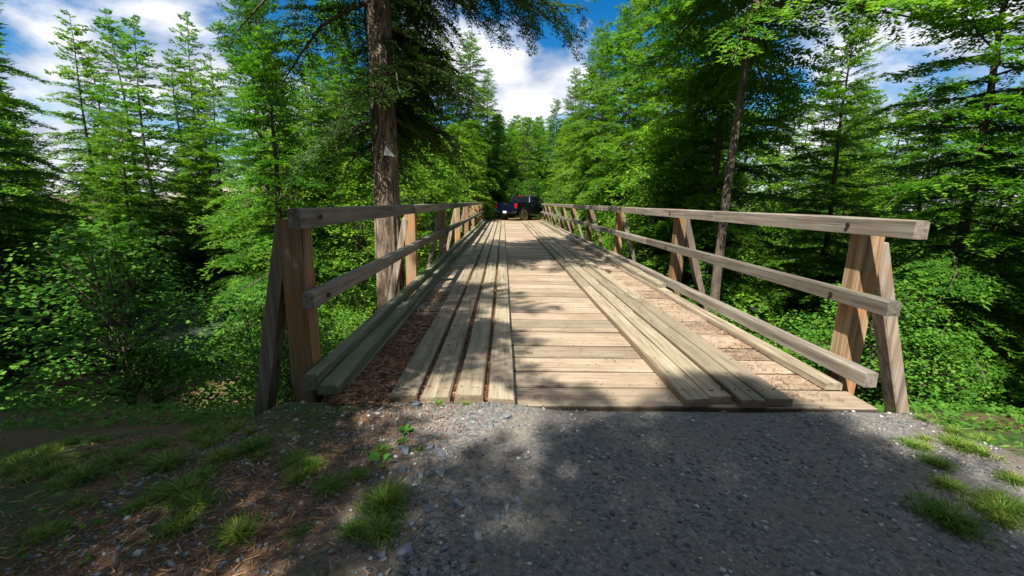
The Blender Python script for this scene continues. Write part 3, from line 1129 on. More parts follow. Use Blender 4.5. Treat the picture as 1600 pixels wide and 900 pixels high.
# ---- trees and shrubs along the ravine and in the wood
HG = 'hemlocks along the ravine'
spec = [
    # kind, x, y, scale, z-scale, label
    ('h3', -6.4, 12.4, 1.0, 1.2, 'hemlock with feathery green boughs just past the big trunk, left of the bridge'),
    ('h1', -10.2, 19.0, 1.3, 1.45, 'tall hemlock left of the bridge, behind the big hanging dark boughs'),
    ('h4', -8.4, 23.6, 1.2, 1.35, 'mid green hemlock beside the middle of the left railing'),
    ('h1', -5.7, 28.2, 1.1, 1.45, 'hemlock beside the far third of the left railing'),
    ('h3', -4.7, 33.2, 1.25, 1.5, 'slim pointed hemlock at the far left end of the bridge'),
    ('h4', -2.9, 36.2, 1.2, 1.28, 'hemlock left behind the parked truck'),
    ('h3', -1.4, 40.0, 1.2, 1.38, 'slim hemlock straight behind the tailgate of the truck'),
    ('far1', 0.7, 46.0, 0.9, 0.88, 'hemlock below the lowest point of the sky gap'),
    ('far1', 3.0, 48.0, 0.85, 0.9, 'hemlock right of the lowest point of the sky gap'),
    ('h1', 5.0, 42.6, 1.0, 1.1, 'hemlock right behind the parked truck'),
    ('h3', 5.9, 37.2, 1.1, 1.35, 'slim tall hemlock just right of the sky gap'),
    ('h1', 5.9, 31.6, 1.05, 1.22, 'hemlock at the far right end of the bridge beside the truck'),
    ('h4', 5.6, 26.2, 1.0, 1.25, 'hemlock over the far half of the right railing'),
    ('h1', 5.8, 21.2, 1.2, 1.45, 'tall hemlock with layered bright boughs behind the middle of the right railing'),
    ('h4', 6.3, 16.6, 1.25, 1.5, 'tall dense hemlock behind the right railing'),
    ('high', 4.9, 9.4, 1.0, 1.0, 'hemlock with dark boughs hanging into the top right of the view'),
    ('h1', 6.0, 12.6, 1.15, 1.45, 'tall dense hemlock right of the bridge nearest the photographer'),
]
for i, (kd, x, y, s_, sz_, lab) in enumerate(spec):
    plant(kd, 'hemlock_tree', x, y, s_, i*1.7, lab, 'tree', HG, sz_)
for i, (kd, x, y, s_, lab) in enumerate((
        ('m1', -3.9, 25.2, 1.1, 'light green maple with layered leaves above the left railing'),
        ('m1', -4.2, 18.6, 1.0, 'bright green maple right of the big trunk, behind the middle of the left railing'),
        ('m2', -4.4, 13.0, 0.7, 'low leafy maple beside the big trunk behind the left railing'),
        ('m1', -3.2, 28.9, 1.0, 'bright yellow-green young maple near the far left bridge end'),
        ('m2', -2.5, 32.6, 0.75, 'small maple leaning out over the left rail end beside the truck'),
        ('m1', -3.7, 22.0, 1.15, 'bright maple with broad crown behind the middle of the left railing'),
        ('m2', -0.6, 42.0, 1.0, 'rounded yellow-green maple behind the tailgate of the truck'),
        ('m1', 2.2, 43.0, 1.25, 'rounded bright maple behind the cab of the truck'),
        ('m2', 5.0, 34.8, 0.85, 'yellow-green maple right of the truck beyond the railing end'),
        ('m2', 1.6, 49.0, 0.95, 'pale young broadleaf tree in the middle far behind the truck'),
        ('m1', 5.2, 28.8, 0.75, 'leafy maple behind the far end of the right railing'),
        ('m1', 5.0, 14.2, 1.0, 'leafy maple low behind the nearest right railing'))):
    plant(kd, 'maple_tree', x, y, s_, i*2.1, lab, 'tree', 'broadleaf trees by the bridge')

rg = random.Random(9)
# the wood behind: many hemlocks nobody could tell apart
spots = []
taken = [(q[1], q[2]) for q in spec]
for i in range(2400):
    if i < 700:
        x, y = rg.uniform(-9, 13), rg.uniform(44, 84)      # the wood that closes the view behind the truck
    else:
        x, y = rg.uniform(-44, 44), rg.uniform(4, 60)
    if abs(x-XC) < 7.2 and y < 34: continue
    if abs(x-1.8) < 4.6 and y < 44: continue
    if 12.5 < y < 21.5 and rg.random() < 0.5: continue
    if y < 7 and abs(x) < 7: continue
    if -15 < x < 0 and y < 17 and y > -0.9*x-6: continue      # the open stream valley on the left
    if any((x-a)**2+(y-b_)**2 < (2.7 if y < 34 else 3.0)**2 for a, b_ in spots): continue
    if any((x-a)**2+(y-b_)**2 < 2.2**2 for a, b_ in taken): continue
    spots.append((x, y))
mid_ = [p for p in spots if abs(p[0]-1.5) < 0.22*p[1]]
oth_ = sorted([p for p in spots if p not in mid_], key=lambda p: math.hypot(*p))[:135]
spots = mid_+oth_
for i, (x, y) in enumerate(spots):
    dist = math.hypot(x, y)
    side = 'left' if x < XC else 'right'
    central = abs(x-1.0) < 0.16*y
    hs = rg.uniform(0.85, 1.15)
    if dist > 28:
        kd = rg.choice(('far1', 'far2', 'far1'))
        if central:
            kd, hs = 'far1', (0.206*y+1.0)/11.0*rg.uniform(0.76, 0.95)
    else:
        kd = rg.choice(('h1', 'h2', 'h4', 'h3', 'm2'))
    if kd == 'm2':
        plant(kd, 'maple_tree', x, y, hs, rg.uniform(0, 6), 'leafy broadleaf tree standing among hemlocks in the %s wood' % side, 'tree', 'broadleaf trees in the %s wood' % side)
    else:
        far = 'far behind the truck' if central else 'in the wood on the %s of the bridge' % side
        plant(kd, 'hemlock_tree', x, y, hs, rg.uniform(0, 6), 'green hemlock among many others %s' % far, 'tree', 'hemlocks %s' % far)

# trees behind the photographer whose shade falls on the gravel and the planks
for i, (kd, x, y, s_, sz_) in enumerate((('tall', -2.7, -5.2, 0.98, 0.94), ('thin', -4.75, -0.8, 0.95, 0.82), ('h1', -1.3, -4.7, 1.15, 0.95), ('tall', -7.8, -0.5, 1.0, 1.0),
                                         ('h2', 2.6, -7.5, 1.1, 1.1), ('h4', 6.2, -3.5, 1.0, 1.1), ('h2', -6.5, -8, 1, 1))):
    plant(kd, 'hemlock_tree', x, y, s_, 1.0+i, 'hemlock standing beside the gravel track behind the photographer', 'tree', 'hemlocks behind the photographer', sz_)

# saplings and undergrowth round the far bank, in the shade behind the truck
for i in range(34):
    x, y = rg.uniform(-8, 11), rg.uniform(38.5, 44)
    if x < -1.5 or x > 6.5:
        y = rg.uniform(33.5, 43)
    if i % 3:
        plant('h3', 'hemlock_sapling', x, y, rg.uniform(0.36, 0.6), rg.uniform(0, 6), 'small hemlock sapling in the shade behind the truck', 'sapling', 'saplings behind the truck')
    else:
        plant('s1', 'shrub', x, y, rg.uniform(0.9, 1.5), rg.uniform(0, 6), 'shrub in the shade behind the truck', 'shrub', 'shrubs behind the truck')

# shrubs on the banks beside the railings
sp = []
for i in range(400):
    sd = rg.choice((-1, 1))
    x = XC+sd*rg.uniform(3.6, 8.5)
    y = rg.uniform(5.5, 33)
    if (x+2.1)**2+(y-8.05)**2 < 1.2: continue
    if 14 < y < 20 and rg.random() < 0.5: continue
    if any((x-a)**2+(y-b_)**2 < 1.5**2 for a, b_ in sp): continue
    sp.append((x, y))
sp = sorted(sp, key=lambda p: abs(p[0]-XC))[:46]
for i, (x, y) in enumerate(sp):
    side = 'left' if x < XC else 'right'
    plant(rg.choice(('s1', 's2', 's1')), 'shrub', x, y, rg.uniform(0.8, 1.35), rg.uniform(0, 6), 'low bright green shrub on the bank seen through the %s railing' % side, 'shrub', 'shrubs beyond the %s railing' % side)
for (x, y, s_, lab) in ((-1.15, 32.0, 0.55, 'low leafy shrub in front of the left rear corner of the truck'), (-1.75, 31.6, 0.95, 'leafy green shrub covering the far end of the left railing'), (-1.7, 33.4, 0.7, 'shrub in shade at the left rear corner of the truck'),
                        (3.9, 32.2, 0.6, 'small shrub at the far end of the right railing'), (-5.4, 6.4, 0.55, 'small shrub on the near left bank in front of the big hemlock'), (6.1, 6.6, 1.0, 'shrub on the near right bank outside the railing')):
    plant('s1', 'shrub', x, y, s_, x, lab, 'shrub', 'shrubs round the bridge ends')


# ------------------------------------------------------------------ the pickup truck
def truck():
    yaw = R(-35)
    # rear right wheel stands at photo pixel (814, 344.5)
    w = at(814, 344.5)
    e = empty('pickup_truck', (0, 0, 0), yaw, 'dark blue crew cab pickup truck parked beyond the far end of the bridge', 'truck')
    loc = Matrix.Rotation(yaw, 3, 'Z') @ Vector((0.86, 0, 0))
    e.location = Vector((w.x+0.2, w.y+0.3, gz(w.x, w.y+0.3)+0.01)) - loc
    m, nt, b = newmat('navy_paint')
    b.inputs['Base Color'].default_value = (0.003, 0.006, 0.022, 1)
    b.inputs['Metallic'].default_value = 0.35
    b.inputs['Roughness'].default_value = 0.32
    b.inputs['Coat Weight'].default_value = 0.6
    b.inputs['Coat Roughness'].default_value = 0.06
    rr = ramp(nt, [(0.35, (0.25, 0.25, 0.25)), (0.75, (0.5, 0.5, 0.5))])
    nt.links.new(noise(nt, pos_vec(nt, (1, 1, 1)), 5.0), rr.inputs[0])
    nt.links.new(rr.outputs[0], b.inputs['Roughness'])
    paint = m
    black = plain('black_plastic', (0.018, 0.018, 0.02), 0.55)
    glass = plain('tinted_glass', (0.006, 0.008, 0.010), 0.04, 0, 0.9)
    chrome = plain('chrome_steel', (0.62, 0.63, 0.65), 0.16, 1.0)
    red = plain('tail_light_red', (0.36, 0.006, 0.008), 0.2, 0, 0.5, 0.3)
    clear = plain('lamp_glass', (0.7, 0.72, 0.74), 0.1, 0, 0.8)
    rubber = plain('tyre_rubber', (0.26, 0.23, 0.19), 0.85)
    alloy = plain('alloy_rim', (0.42, 0.42, 0.42), 0.3, 0.9)
    YR, YF = 0.0, 3.75

    def arch(yc, r=0.50, zc=0.42, n=9):
        return [(yc+r*math.cos(math.pi*i/(n-1)), zc+r*math.sin(math.pi*i/(n-1))) for i in range(n)]

    # side panel outline (clockwise from the rear bottom): wheel arches cut out
    prof = [(-1.18, 0.62)] + [(-1.18, 1.28), (-1.10, 1.335), (0.80, 1.345), (2.95, 1.36), (3.6, 1.33), (4.45, 1.24), (4.66, 1.10), (4.70, 0.62), (4.3, 0.52)]
    prof += [(y_, z_) for y_, z_ in arch(YF) if z_ > 0.44]
    prof += [(3.2, 0.46), (0.56, 0.46)]
    prof += [(y_, z_) for y_, z_ in arch(YR) if z_ > 0.44]
    prof += [(-0.56, 0.55)]
    body = MB()
    for s_ in (-1, 1):
        a, b_ = sorted((s_*1.0, s_*0.90))
        body.prism(prof, a, b_)
    body.box(-0.9, 0.9, 0.72, 2.95, 0.42, 1.33, 0.02)
    body.box(-0.9, 0.9, 2.95, 4.62, 0.62, 1.24, 0.05)
    V = [(-0.93, 2.9, 1.34), (0.93, 2.9, 1.34), (0.93, 4.5, 1.235), (-0.93, 4.5, 1.235), (-0.86, 3.0, 1.42), (0.86, 3.0, 1.42), (0.82, 4.42, 1.31), (-0.82, 4.42, 1.31)]
    body.add(V, [(0, 1, 2, 3), (4, 7, 6, 5), (0, 4, 5, 1), (1, 5, 6, 2), (2, 6, 7, 3), (3, 7, 4, 0)])
    body.box(-0.9, 0.9, -1.12, 0.74, 0.60, 0.90, 0.01)
    me = body.mesh('truck_body')
    ob = link('body', me, paint, e)
    bv = ob.modifiers.new('soft_edges', 'BEVEL')
    bv.width = 0.025
    bv.segments = 2
    bv.limit_method = 'ANGLE'
    bv.angle_limit = R(40)
    # cab
    def frustum(y0, y1, z0, xw, y2, y3, z1, xw2):
        V = [(-xw, y0, z0), (xw, y0, z0), (xw, y1, z0), (-xw, y1, z0), (-xw2, y2, z1), (xw2, y2, z1), (xw2, y3, z1), (-xw2, y3, z1)]
        return V, [(3, 2, 1, 0), (4, 5, 6, 7), (0, 1, 5, 4), (1, 2, 6, 5), (2, 3, 7, 6), (3, 0, 4, 7)]
    V, F = frustum(0.78, 3.25, 1.34, 0.955, 1.0, 2.45, 1.90, 0.80)
    cab = link('cab', MB().add(V, F).mesh('cab'), paint, e)
    bv = cab.modifiers.new('soft_edges', 'BEVEL')
    bv.width = 0.07
    bv.segments = 3

    def pane(name, corners, mat, off, parent=cab):
        """flat glazing a few millimetres proud of the cab"""
        c = [Vector(p) for p in corners]
        n = (c[1]-c[0]).cross(c[3]-c[0]).normalized()
        if n.dot((c[0]+c[2])/2 - Vector((0, 1.9, 1.5))) < 0:
            n = -n
        V = [p+n*off for p in c]+[p-n*0.012 for p in c]
        return link(name, MB().add(V, [(0, 1, 2, 3), (7, 6, 5, 4), (0, 4, 5, 1), (1, 5, 6, 2), (2, 6, 7, 3), (3, 7, 4, 0)]).mesh(name), mat, parent)

    def on(y, z, xs):   # point on the sloping cab side
        t = (z-1.34)/0.56
        return (xs*(0.955-0.155*t), y, z)
    def onr(x, z):      # on the rear wall
        t = (z-1.34)/0.56
        return (x*(1-0.1*t), 0.78+0.22*t, z)
    def onf(x, z):
        t = (z-1.34)/0.56
        return (x*(1-0.1*t), 3.25-0.80*t, z)
    pane('rear_window', [onr(-0.76, 1.42), onr(0.76, 1.42), onr(0.74, 1.80), onr(-0.74, 1.80)], glass, 0.006)
    pane('windscreen', [onf(-0.82, 1.40), onf(0.82, 1.40), onf(0.78, 1.83), onf(-0.78, 1.83)], glass, 0.006)
    for s_ in (-1, 1):
        pane('side_window', [on(1.08, 1.42, s_), on(1.86, 1.42, s_), on(1.86, 1.80, s_), on(1.20, 1.80, s_)], glass, 0.006)
        pane('side_window', [on(1.96, 1.42, s_), on(3.02, 1.42, s_), on(2.48, 1.80, s_), on(1.96, 1.80, s_)], glass, 0.006)
    bl = MB().box(-0.19, 0.19, 0.955, 1.0, 1.835, 1.885, 0.008)
    link('high_brake_light', bl.mesh('high_brake_light'), red, cab)
    # tailgate and rear end
    tg = link('tailgate', MB().box(-0.78, 0.78, -1.215, -1.13, 0.74, 1.33, 0.015).mesh('tailgate'), paint, e)
    link('tailgate_recess', MB().box(-0.62, 0.62, -1.222, -1.21, 0.92, 1.08, 0.004).mesh('tailgate_recess'), paint, tg)
    link('tailgate_handle', MB().box(-0.13, 0.13, -1.235, -1.21, 1.19, 1.25, 0.006).mesh('tailgate_handle'), black, tg)
    for s_ in (-1, 1):
        a, b_ = sorted((s_*0.79, s_*1.012))
        tl = link('tail_light', MB().box(a, b_, -1.222, -1.02, 0.94, 1.28, 0.02).mesh('tail_light'), red, e)
        a2, b2 = sorted((s_*0.83, s_*0.95))
        link('reversing_lens', MB().box(a2, b2, -1.230, -1.215, 0.98, 1.05, 0.003).mesh('reversing_lens'), black, tl)
    bp = MB().box(-1.0, 1.0, -1.34, -1.16, 0.52, 0.70, 0.03)
    bump_o = link('rear_bumper', bp.mesh('rear_bumper'), paint, e)
    for s_ in (-1, 1):
        a, b_ = sorted((s_*0.62, s_*1.005))
        link('bumper_corner', MB().box(a, b_, -1.350, -1.15, 0.60, 0.705, 0.025).mesh('bumper_corner'), chrome, bump_o)
    pl = link('licence_plate', MB().box(-0.16, 0.16, -1.356, -1.342, 0.555, 0.705, 0.004).mesh('licence_plate'), plain('plate_white', (0.75, 0.77, 0.8), 0.4), e)
    link('hitch_receiver', MB().box(-0.06, 0.06, -1.32, -0.9, 0.40, 0.52, 0.008).mesh('hitch_receiver'), black, e)
    link('front_bumper', MB().box(-1.0, 1.0, 4.62, 4.82, 0.50, 0.74, 0.04).mesh('front_bumper'), chrome, e)
    gr = link('grille', MB().box(-0.66, 0.66, 4.60, 4.72, 0.76, 1.18, 0.03).mesh('grille'), black, e)
    for q in range(3):
        link('grille_bar', MB().box(-0.6, 0.6, 4.715, 4.735, 0.82+q*0.12, 0.86+q*0.12, 0.004).mesh('grille_bar'), chrome, gr)
    for s_ in (-1, 1):
        a, b_ = sorted((s_*0.68, s_*0.985))
        link('headlight', MB().box(a, b_, 4.50, 4.70, 0.92, 1.17, 0.03).mesh('headlight'), clear, e)
        # doors: shut lines and handles
        for (ya, yb) in ((0.86, 1.90), (1.93, 3.02)):
            a, b_ = sorted((s_*0.995, s_*1.012))
            d = link('door', MB().box(a, b_, ya, yb, 0.56, 1.335, 0.006).mesh('door'), paint, e)
            a, b_ = sorted((s_*1.012, s_*1.045))
            link('door_handle', MB().box(a, b_, ya+0.06, ya+0.26, 1.13, 1.165, 0.006).mesh('door_handle'), chrome, d)
        a, b_ = sorted((s_*0.97, s_*1.10))
        link('running_board', MB().box(a, b_, 0.62, 3.15, 0.40, 0.46, 0.015).mesh('running_board'), chrome, e)
        a, b_ = sorted((s_*1.0, s_*1.24))
        mr = link('wing_mirror', MB().box(a, b_, 2.80, 2.93, 1.40, 1.66, 0.03).mesh('wing_mirror'), black, e)
        # wheel arch flares
        for yc in (YR, YF):
            ar = MB()
            n = 11
            V, F = [], []
            for i in range(n):
                t = math.pi*i/(n-1)
                for rr_, xx in ((0.50, 0.97), (0.50, 1.035), (0.585, 1.035), (0.585, 0.97)):
                    V.append((s_*xx, yc+rr_*math.cos(t), 0.42+rr_*math.sin(t)))
            for i in range(n-1):
                for q in range(4):
                    F.append((i*4+q, i*4+(q+1) % 4, (i+1)*4+(q+1) % 4, (i+1)*4+q))
            F += [(0, 1, 2, 3), ((n-1)*4+3, (n-1)*4+2, (n-1)*4+1, (n-1)*4)]
            ar.add(V, F)
            link('arch_flare', ar.mesh('arch_flare'), black, e)
    # wheels
    def lathe(profile, n=28):
        V, F = [], []
        for i in range(n):
            t = 2*math.pi*i/n
            for x_, r_ in profile:
                V.append((x_, r_*math.cos(t), r_*math.sin(t)))
        k_ = len(profile)
        for i in range(n):
            for q in range(k_-1):
                F.append((i*k_+q, i*k_+q+1, ((i+1) % n)*k_+q+1, ((i+1) % n)*k_+q))
        return V, F
    V, F = lathe([(-0.12, 0.25), (-0.135, 0.30), (-0.135, 0.38), (-0.10, 0.415), (0.10, 0.415), (0.135, 0.38), (0.135, 0.30), (0.12, 0.25), (-0.12, 0.25)])
    tyre_me = MB().add(V, F)
    for i in range(28):     # tread lugs
        t = 2*math.pi*i/28
        Mx = Matrix.Rotation(t, 4, 'X')
        for s_ in (-1, 1):
            x0, x1 = (0.01, 0.125) if s_ > 0 else (-0.125, -0.01)
            tyre_me.box(x0, x1, -0.022, 0.022, 0.40, 0.428, 0, Mx @ Matrix.Rotation(0.11*(s_ > 0), 4, 'X'))
    tyre_me = tyre_me.mesh('tyre')
    rm = MB()
    V, F = lathe([(-0.10, 0.25), (0.10, 0.255), (0.122, 0.25), (0.118, 0.232), (0.06, 0.22), (0.02, 0.21), (0.02, 0.0)])
    rim_dark = MB().add(V, F).mesh('wheel_barrel')
    for i in range(6):
        Mx = Matrix.Rotation(2*math.pi*i/6, 4, 'X')
        rm.box(0.05, 0.105, -0.036, 0.036, 0.04, 0.235, 0.008, Mx)
    V, F = lathe([(0.05, 0.075), (0.115, 0.07), (0.122, 0.05), (0.122, 0.0)], 16)
    rm.add(V, F)
    V, F = lathe([(0.085, 0.255), (0.124, 0.252), (0.122, 0.226), (0.085, 0.222)], 28)
    rm.add(V, F)
    rim_me = rm.mesh('rim')
    for s_ in (-1, 1):
        for yc in (YR, YF):
            wobj = link('wheel', rim_dark, black, e, (s_*0.86, yc, 0.428), (0, 0, 0 if s_ > 0 else math.pi))
            link('tyre', tyre_me, rubber, wobj)
            link('rim', rim_me, alloy, wobj)
    ax = MB()
    ax.cyl((-0.8, YR, 0.42), (0.8, YR, 0.42), 0.06, 0.06, 10)
    ax.cyl((-0.8, YF, 0.42), (0.8, YF, 0.42), 0.06, 0.06, 10)
    ax.box(-0.12, 0.12, -0.14, 0.14, 0.30, 0.56, 0.05)
    ax.box(-0.5, -0.38, -1.1, 4.5, 0.46, 0.58)
    ax.box(0.38, 0.5, -1.1, 4.5, 0.46, 0.58)
    link('axles_and_frame', ax.mesh('axles_and_frame'), black, e)


truck()

# ------------------------------------------------------------------ stones, litter, weeds at the near end
M_SLATE, nt, b = newmat('slate')
v = pos_vec(nt, (1, 1, 1))
sr_ = ramp(nt, [(0.3, (0.08, 0.095, 0.115)), (0.55, (0.17, 0.19, 0.215)), (0.75, (0.28, 0.295, 0.31))])
nt.links.new(noise(nt, v, 22.0, 6.0, 0.6), sr_.inputs[0])
oi = node(nt, 'ShaderNodeObjectInfo')
tr_ = ramp(nt, [(0, (0.75, 0.75, 0.75)), (0.8, (1.1, 1.1, 1.12)), (1, (1.35, 1.3, 1.22))])
nt.links.new(oi.outputs['Random'], tr_.inputs[0])
nt.links.new(mixc(nt, 1.0, sr_.outputs[0], tr_.outputs[0], 'MULTIPLY'), b.inputs['Base Color'])
b.inputs['Roughness'].default_value = 0.55
bump(nt, b, noise(nt, pos_vec(nt, (1, 1, 4)), 45.0, 5.0), 0.5, 0.006)
M_TAN = plain('tan_stone', (0.30, 0.22, 0.14), 0.8)


def stone_mesh(seed, flat=0.42):
    rg_ = random.Random(seed)
    bm = bmesh.new()
    n = rg_.randint(11, 15)
    asp = rg_.uniform(0.5, 0.85)
    for i in range(n):
        a = rg_.uniform(0, 6.283)
        r_ = rg_.uniform(0.36, 0.52)
        bm.verts.new((r_*math.cos(a), asp*r_*math.sin(a), rg_.choice((-0.5, 0.5))*flat*rg_.uniform(0.55, 1.0)))
    res = bmesh.ops.convex_hull(bm, input=bm.verts)
    for v_ in [g for g in res['geom_interior'] if isinstance(g, bmesh.types.BMVert)]:
        bm.verts.remove(v_)
    me = bpy.data.meshes.new('slate_stone')
    bmesh.ops.bevel(bm, geom=bm.edges[:], offset=0.022, segments=1, affect='EDGES')
    bm.to_mesh(me)
    bm.free()
    return me


stone_meshes = [stone_mesh(i) for i in range(9)]
# photo crop coordinates (x, y, width) of the stones that can be told apart
SC = 0.27778
stones = [(185, 190, 60), (180, 300, 52), (282, 328, 45), (388, 315, 66), (333, 506, 72), (430, 420, 36), (495, 490, 60), (300, 125, 30), (405, 200, 74), (330, 165, 44),
          (172, 765, 115), (214, 790, 56), (55, 770, 50), (315, 690, 42), (415, 735, 50), (348, 595, 46), (235, 590, 36), (600, 665, 55), (705, 555, 52), (765, 505, 40),
          (570, 868, 76), (512, 850, 48), (425, 855, 28), (345, 862, 60), (290, 868, 50), (245, 872, 50), (950, 720, 42), (945, 760, 22), (880, 225, 46), (1305, 225, 50),
          (1240, 225, 30), (1275, 180, 34), (950, 195, 36), (825, 768, 22), (1430, 840, 40), (675, 60, 36), (765, 25, 46), (240, -25, 62), (550, 20, 40), (70, 800, 40),
          (830, 460, 44), (1290, 570, 38), (500, 270, 34), (1170, 590, 26), (90, 865, 46)]
slabels = {10: 'largest blue-grey slate slab at the bottom left corner of the gravel', 4: 'flat oval blue-grey stone right of the grass tuft', 8: 'pale sunlit slate stone in the light patch before the planks',
           3: 'dark angular slate stone above the grass tuft, beside the weeds', 0: 'slate stone lying just below the leafy weed', 37: 'rounded grey stone lying against the end of the left runner planks',
           20: 'broad triangular slate chip at the very bottom edge', 26: 'upright slate splinter in the middle of the gravel', 29: 'slate chip on the right of the gravel near the light',
           43: 'small tan stone right of centre on the dark gravel', 44: 'tan stone at the bottom left corner beside the slate slab', 6: 'bluish slate stone half sunk between grass tuft and track',
           17: 'rough cluster stone below the middle of the gravel', 18: 'slanting narrow slate splinter left of the middle of the gravel', 1: 'slate stone beside the bright broad weed leaf'}
rg = random.Random(4)
for i, (cx_, cy_, w_) in enumerate(stones):
    px, py = 580+cx_*SC, 650+cy_*SC
    p = at(px, py, 0.0)
    depth = (Vector((p.x, p.y, 0))-Vector((0, 0, H_EYE))).dot(fw)
    size = max(0.03, w_*SC/FPX*depth)*(1.35 if cx_ < 620 else 1.15)
    o = link('slate_stone' if i < 43 else 'tan_stone', stone_meshes[i % 9] if i < 43 else stone_meshes[i % 9].copy(), M_SLATE if i < 43 else None, None)
    if i >= 43:
        o.data.materials.clear()
        o.data.materials.append(M_TAN)
    o.location = (p.x, p.y, gz(p.x, p.y)+size*0.10)
    o.rotation_euler = (R(rg.uniform(-14, 14)), R(rg.uniform(-14, 14)), rg.uniform(0, 6.28))
    o.scale = (size, size, size)
    if i in slabels:
        tag(o, slabels[i], 'stone', 'loose stones on the track')
    else:
        tag(o, 'small blue-grey slate chip lying on the gravel in shade', 'stone', 'slate chips on the track')

# fine gravel: uncountable
rs = np.random.RandomState(8)
N = 24000
octv = np.array([(1, 0, 0), (0, 1, 0), (-1, 0, 0), (0, -1, 0), (0, 0, 1), (0, 0, -1)], float)
octf = np.array([(0, 1, 4), (1, 2, 4), (2, 3, 4), (3, 0, 4), (1, 0, 5), (2, 1, 5), (3, 2, 5), (0, 3, 5)])
X = rs.uniform(-1.9, 3.2, N*2)
Y = 0.55+2.22*rs.uniform(0, 1, N*2)
keep = (rs.uniform(0, 1, N*2) < 0.35+0.65*(vnoise(X, Y, 4.0, 9) > -0.05))
X, Y = X[keep][:N], Y[keep][:N]
N = len(X)
S = 0.0024+0.018*rs.uniform(0, 1, N)**6.0 + 0.006*rs.uniform(0, 1, N)**2*(X < -0.1)
NB = 420      # broken chips along the left edge
XB = -0.15-1.3*rs.uniform(0, 1, NB)**1.5
YB = rs.uniform(1.0, 2.65, NB)
X, Y = np.concatenate([X, XB]), np.concatenate([Y, YB])
S = np.concatenate([S, 0.007+0.013*rs.uniform(0, 1, NB)**2])
N += NB
NP = 900      # grit carried onto the first planks
XP = rs.uniform(-0.8, 2.4, NP)
YP = 2.81+1.6*rs.uniform(0, 1, NP)**3
onrun = ((XP > -0.80) & (XP < 0.125)) | (XP > 1.32) & (XP < 2.08)
X, Y = np.concatenate([X, XP]), np.concatenate([Y, YP])
S = np.concatenate([S, 0.0016+0.006*rs.uniform(0, 1, NP)**4])
ZB = terrain(X, Y)
ZB[N:] = np.where(onrun, RT+0.004, 0.0)
N = len(X)
Vg = np.repeat(octv[None], N, 0)*rs.uniform(0.55, 1.25, (N, 6, 1))*np.array([1, 0.8, 0.5])
ang = rs.uniform(0, 6.283, N)
ca, sa = np.cos(ang), np.sin(ang)
Vx = Vg[:, :, 0]*ca[:, None]-Vg[:, :, 1]*sa[:, None]
Vy = Vg[:, :, 0]*sa[:, None]+Vg[:, :, 1]*ca[:, None]
Vg = np.stack([Vx, Vy, Vg[:, :, 2]], -1)*S[:, None, None]
Vg += np.stack([X, Y, ZB+S*0.12], -1)[:, None, :]
Fg = (octf[None]+(np.arange(N)*6)[:, None, None]).reshape(-1, 3)
m, nt, b = newmat('gravel_chips')
a = node(nt, 'ShaderNodeAttribute', attribute_name='tint')
rp = ramp(nt, [(0.0, (0.05, 0.055, 0.062)), (0.5, (0.16, 0.165, 0.17)), (0.85, (0.26, 0.255, 0.24)), (1.0, (0.48, 0.46, 0.42))])
nt.links.new(a.outputs['Fac'], rp.inputs[0])
nt.links.new(rp.outputs[0], b.inputs['Base Color'])
b.inputs['Roughness'].default_value = 0.75
o = link('gravel', mesh_np('gravel', Vg.reshape(-1, 3), Fg, np.repeat(rs.uniform(0, 1, N), 6)), m)
tag(o, 'fine grey slate gravel covering the track before the bridge', 'gravel', kind='stuff')


# dead needles: litter along the kerbs, in the gaps between the runner planks and beside the track
def needles(x0, x1, y0, y1, n, base, seed, ln=(0.02, 0.05), wd=0.0016, mound=0.0, dens=None):
    rs = np.random.RandomState(seed)
    X = rs.uniform(x0, x1, n)
    Y = rs.uniform(y0, y1, n)
    if dens is not None:
        k_ = dens(X, Y, rs)
        X, Y = X[k_], Y[k_]
        n = len(X)
    Zb = base(X, Y) if callable(base) else np.full(n, base)
    Z = Zb + rs.uniform(0.0015, 0.006+mound, n)
    th = rs.uniform(0, 6.283, n)
    L = rs.uniform(ln[0], ln[1], n)
    D = np.stack([np.cos(th), np.sin(th), rs.normal(0, 0.10, n)], 1)*L[:, None]
    W = np.stack([-np.sin(th), np.cos(th), rs.normal(0, 0.5, n)], 1)*wd*rs.uniform(0.6, 1.6, n)[:, None]
    P = np.stack([X, Y, Z], 1)
    V = np.stack([P-D*0.5-W, P-D*0.5+W, P+D*0.5+W, P+D*0.5-W], 1)
    return V, np.clip(rs.uniform(0, 1, n), 0, 1)


def bed(x, y):
    return (0.010+0.03*(1-sstep(2.9, 3.4, y))+0.016*vnoise(x, y, 9, 31)+0.006*vnoise(x, y, 40, 32)
            - 0.045*sstep(3.9, 4.7, y+0.3*vnoise(x, y, 7, 33)) + 0.010*sstep(-0.9, -1.1, x))


parts = []
def strip_dens(X, Y, rs):
    f = np.where(Y < 4.3, 1.0, np.where(Y < 5.2, 0.5, 0.12))*(0.6+0.5*(vnoise(X, Y, 6, 12) > 0))
    f *= np.where((X > -0.86) & (Y > 4.3) | (X > -0.83), 0.8, 1)
    return rs.uniform(0, 1, len(X)) < f
parts.append(needles(-1.16, -0.78, 2.72, 6.6, 24000, lambda X, Y: np.maximum(bed(X, Y), 0.002), 1, (0.025, 0.065), 0.0026, mound=0.012, dens=strip_dens))
parts.append(needles(0.14, 1.3, 2.82, 9.5, 420, 0.001, 55, (0.02, 0.06), 0.0014))
parts.append(needles(-0.78, 0.1, 2.82, 7.5, 380, RT+0.004, 56, (0.02, 0.06), 0.0014))
for xg in (-0.58, -0.344, -0.108):
    parts.append(needles(xg-0.016, xg+0.016, 2.85, 9.0, 4200, 0.004, int(-xg*100), (0.012, 0.03), 0.0016, 0.03))
